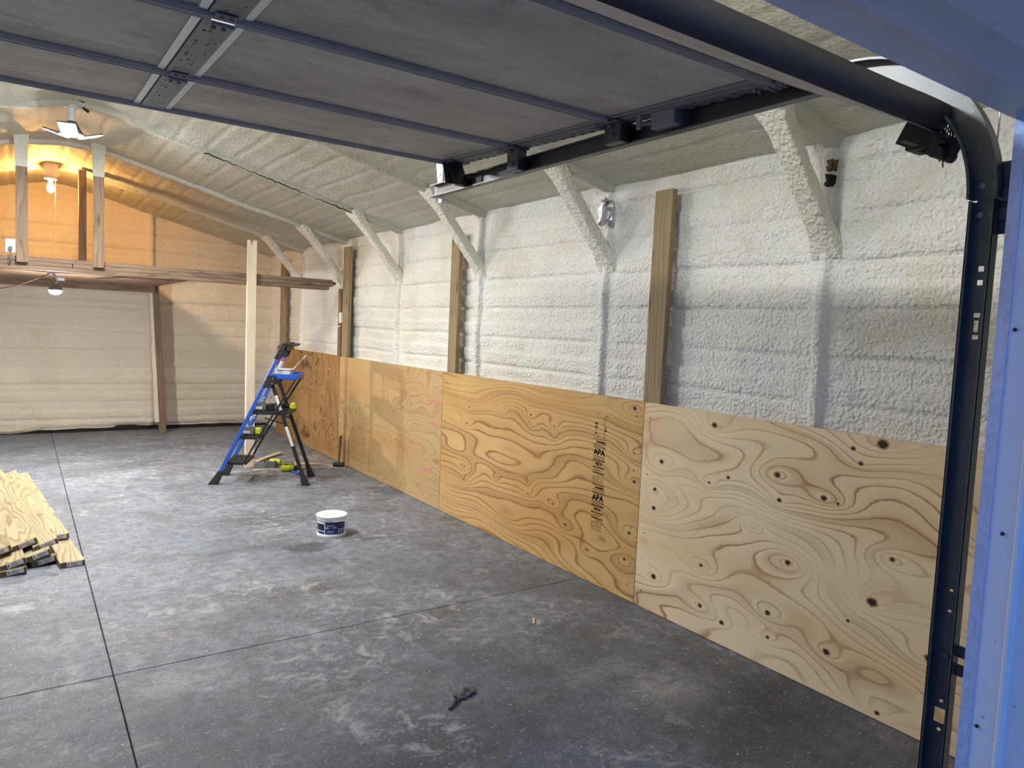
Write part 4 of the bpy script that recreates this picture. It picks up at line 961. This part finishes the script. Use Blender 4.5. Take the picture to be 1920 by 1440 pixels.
e = empty('pliers', (-.665, 4.47, 0)); tag(e, 'blue handled pliers lying on the floor beside the ladder rear legs', 'pliers')
for sg in (-1, 1):
    m = MB(); m.tube([(.0, .0, .012), (.015 * sg + .02, -.07, .012), (.018 * sg + .035, -.17, .012)], [.009, .009, .007], 8); part('grip', m, BLUE, e, True)
m = MB(); m.tube([(.0, -.01, .012), (-.012, .04, .012), (-.022, .09, .012)], [.014, .012, .005], 8); part('jaw', m, IRON, e, True)

def scrap(a, b, w_, t_, lab, mat=CHIPWOOD):
    a, b = Vector(a), Vector(b); o = board('wood_scrap', mat, (b - a).length, w_, t_, (a.x, a.y, a.z + t_ / 2 + .0005), b - a, ZA, bow=.012)
    tag(o, lab, 'scrap', 'split wood scraps under the ladder')
scrap((-.84, 5.16, .0), (-.47, 5.50, .02), .055, .014, 'pale wood strip lying behind the drills by the pine post')
scrap((-1.00, 4.70, 0), (-.68, 4.56, 0), .030, .008, 'thin pale splinter lying in front of the drills')
scrap((-.56, 4.86, 0), (-.28, 4.80, 0), .05, .008, 'pale splinter pointing from the drills towards the plywood')
scrap((-.50, 4.98, 0), (-.13, 4.66, 0), .040, .006, 'long thin splinter lying beside the plywood wall')
scrap((-.62, 4.36, .0), (-.50, 4.60, .012), .028, .010, 'narrow chip leaning by the ladder rear feet')
m = MB(); rr = random.Random(11)
for i in range(420):
    x = -.04 - abs(rr.gauss(0, .22)); y = 4.95 + rr.gauss(0, .28); s_ = rr.uniform(.004, .018); R = Matrix.Rotation(rr.uniform(0, 6.3), 3, 'Z')
    m.box((x, y, .0022), (s_, s_ * .4, .003), R)
o = tag(part('wood_shavings', m, CHIPWOOD), 'scatter of pale shavings on the floor against the plywood', 'shavings'); o['kind'] = 'stuff'

def crumpled(name, loc, pieces, seed, mat, lab):
    m = MB(); rr = random.Random(seed)
    for (x, y, lx, ly, yaw) in pieces:
        n = 6; V = []; R = Matrix.Rotation(yaw, 3, 'Z')
        for lay_ in (0, 1):
            for i in range(n):
                for j in range(3):
                    V.append(R @ Vector(((i / (n - 1) - .5) * lx + rr.uniform(-.08, .08) * lx * .4, (j / 2 - .5) * ly * rr.uniform(.6, 1.15), 0)) + Vector((x, y, .0015 + lay_ * .004 + rr.uniform(0, .012) * lay_)))
        k_ = n * 3; f = []
        for i in range(n - 1):
            for j in range(2):
                a = i * 3 + j; f += [(a, a + 1, a + 4, a + 3), (k_ + a, k_ + a + 3, k_ + a + 4, k_ + a + 1)]
        ring = [i * 3 for i in range(n)] + [(n - 1) * 3 + 1] + [i * 3 + 2 for i in range(n - 1, -1, -1)] + [1]
        f += [(ring[i], ring[(i + 1) % len(ring)], k_ + ring[(i + 1) % len(ring)], k_ + ring[i]) for i in range(len(ring))]
        m.add(V, f)
    o = part(name, m, mat); o.location = loc; tag(o, lab, 'debris'); return o
crumpled('torn_scrap', (-1.454, -.435, 0), [(.02, .01, .085, .055, .4), (-.05, -.035, .11, .014, .55), (.055, .02, .05, .05, 1.2)], 4, CRUMB, 'torn dark scrap lying on the stained floor near the doorway')
tag(board('wood_chip', CHIPWOOD, .07, .014, .005, (-.71, .045, .003), (.6, .8, 0), ZA), 'small grey chip lying by the floor joint near the plywood', 'debris')
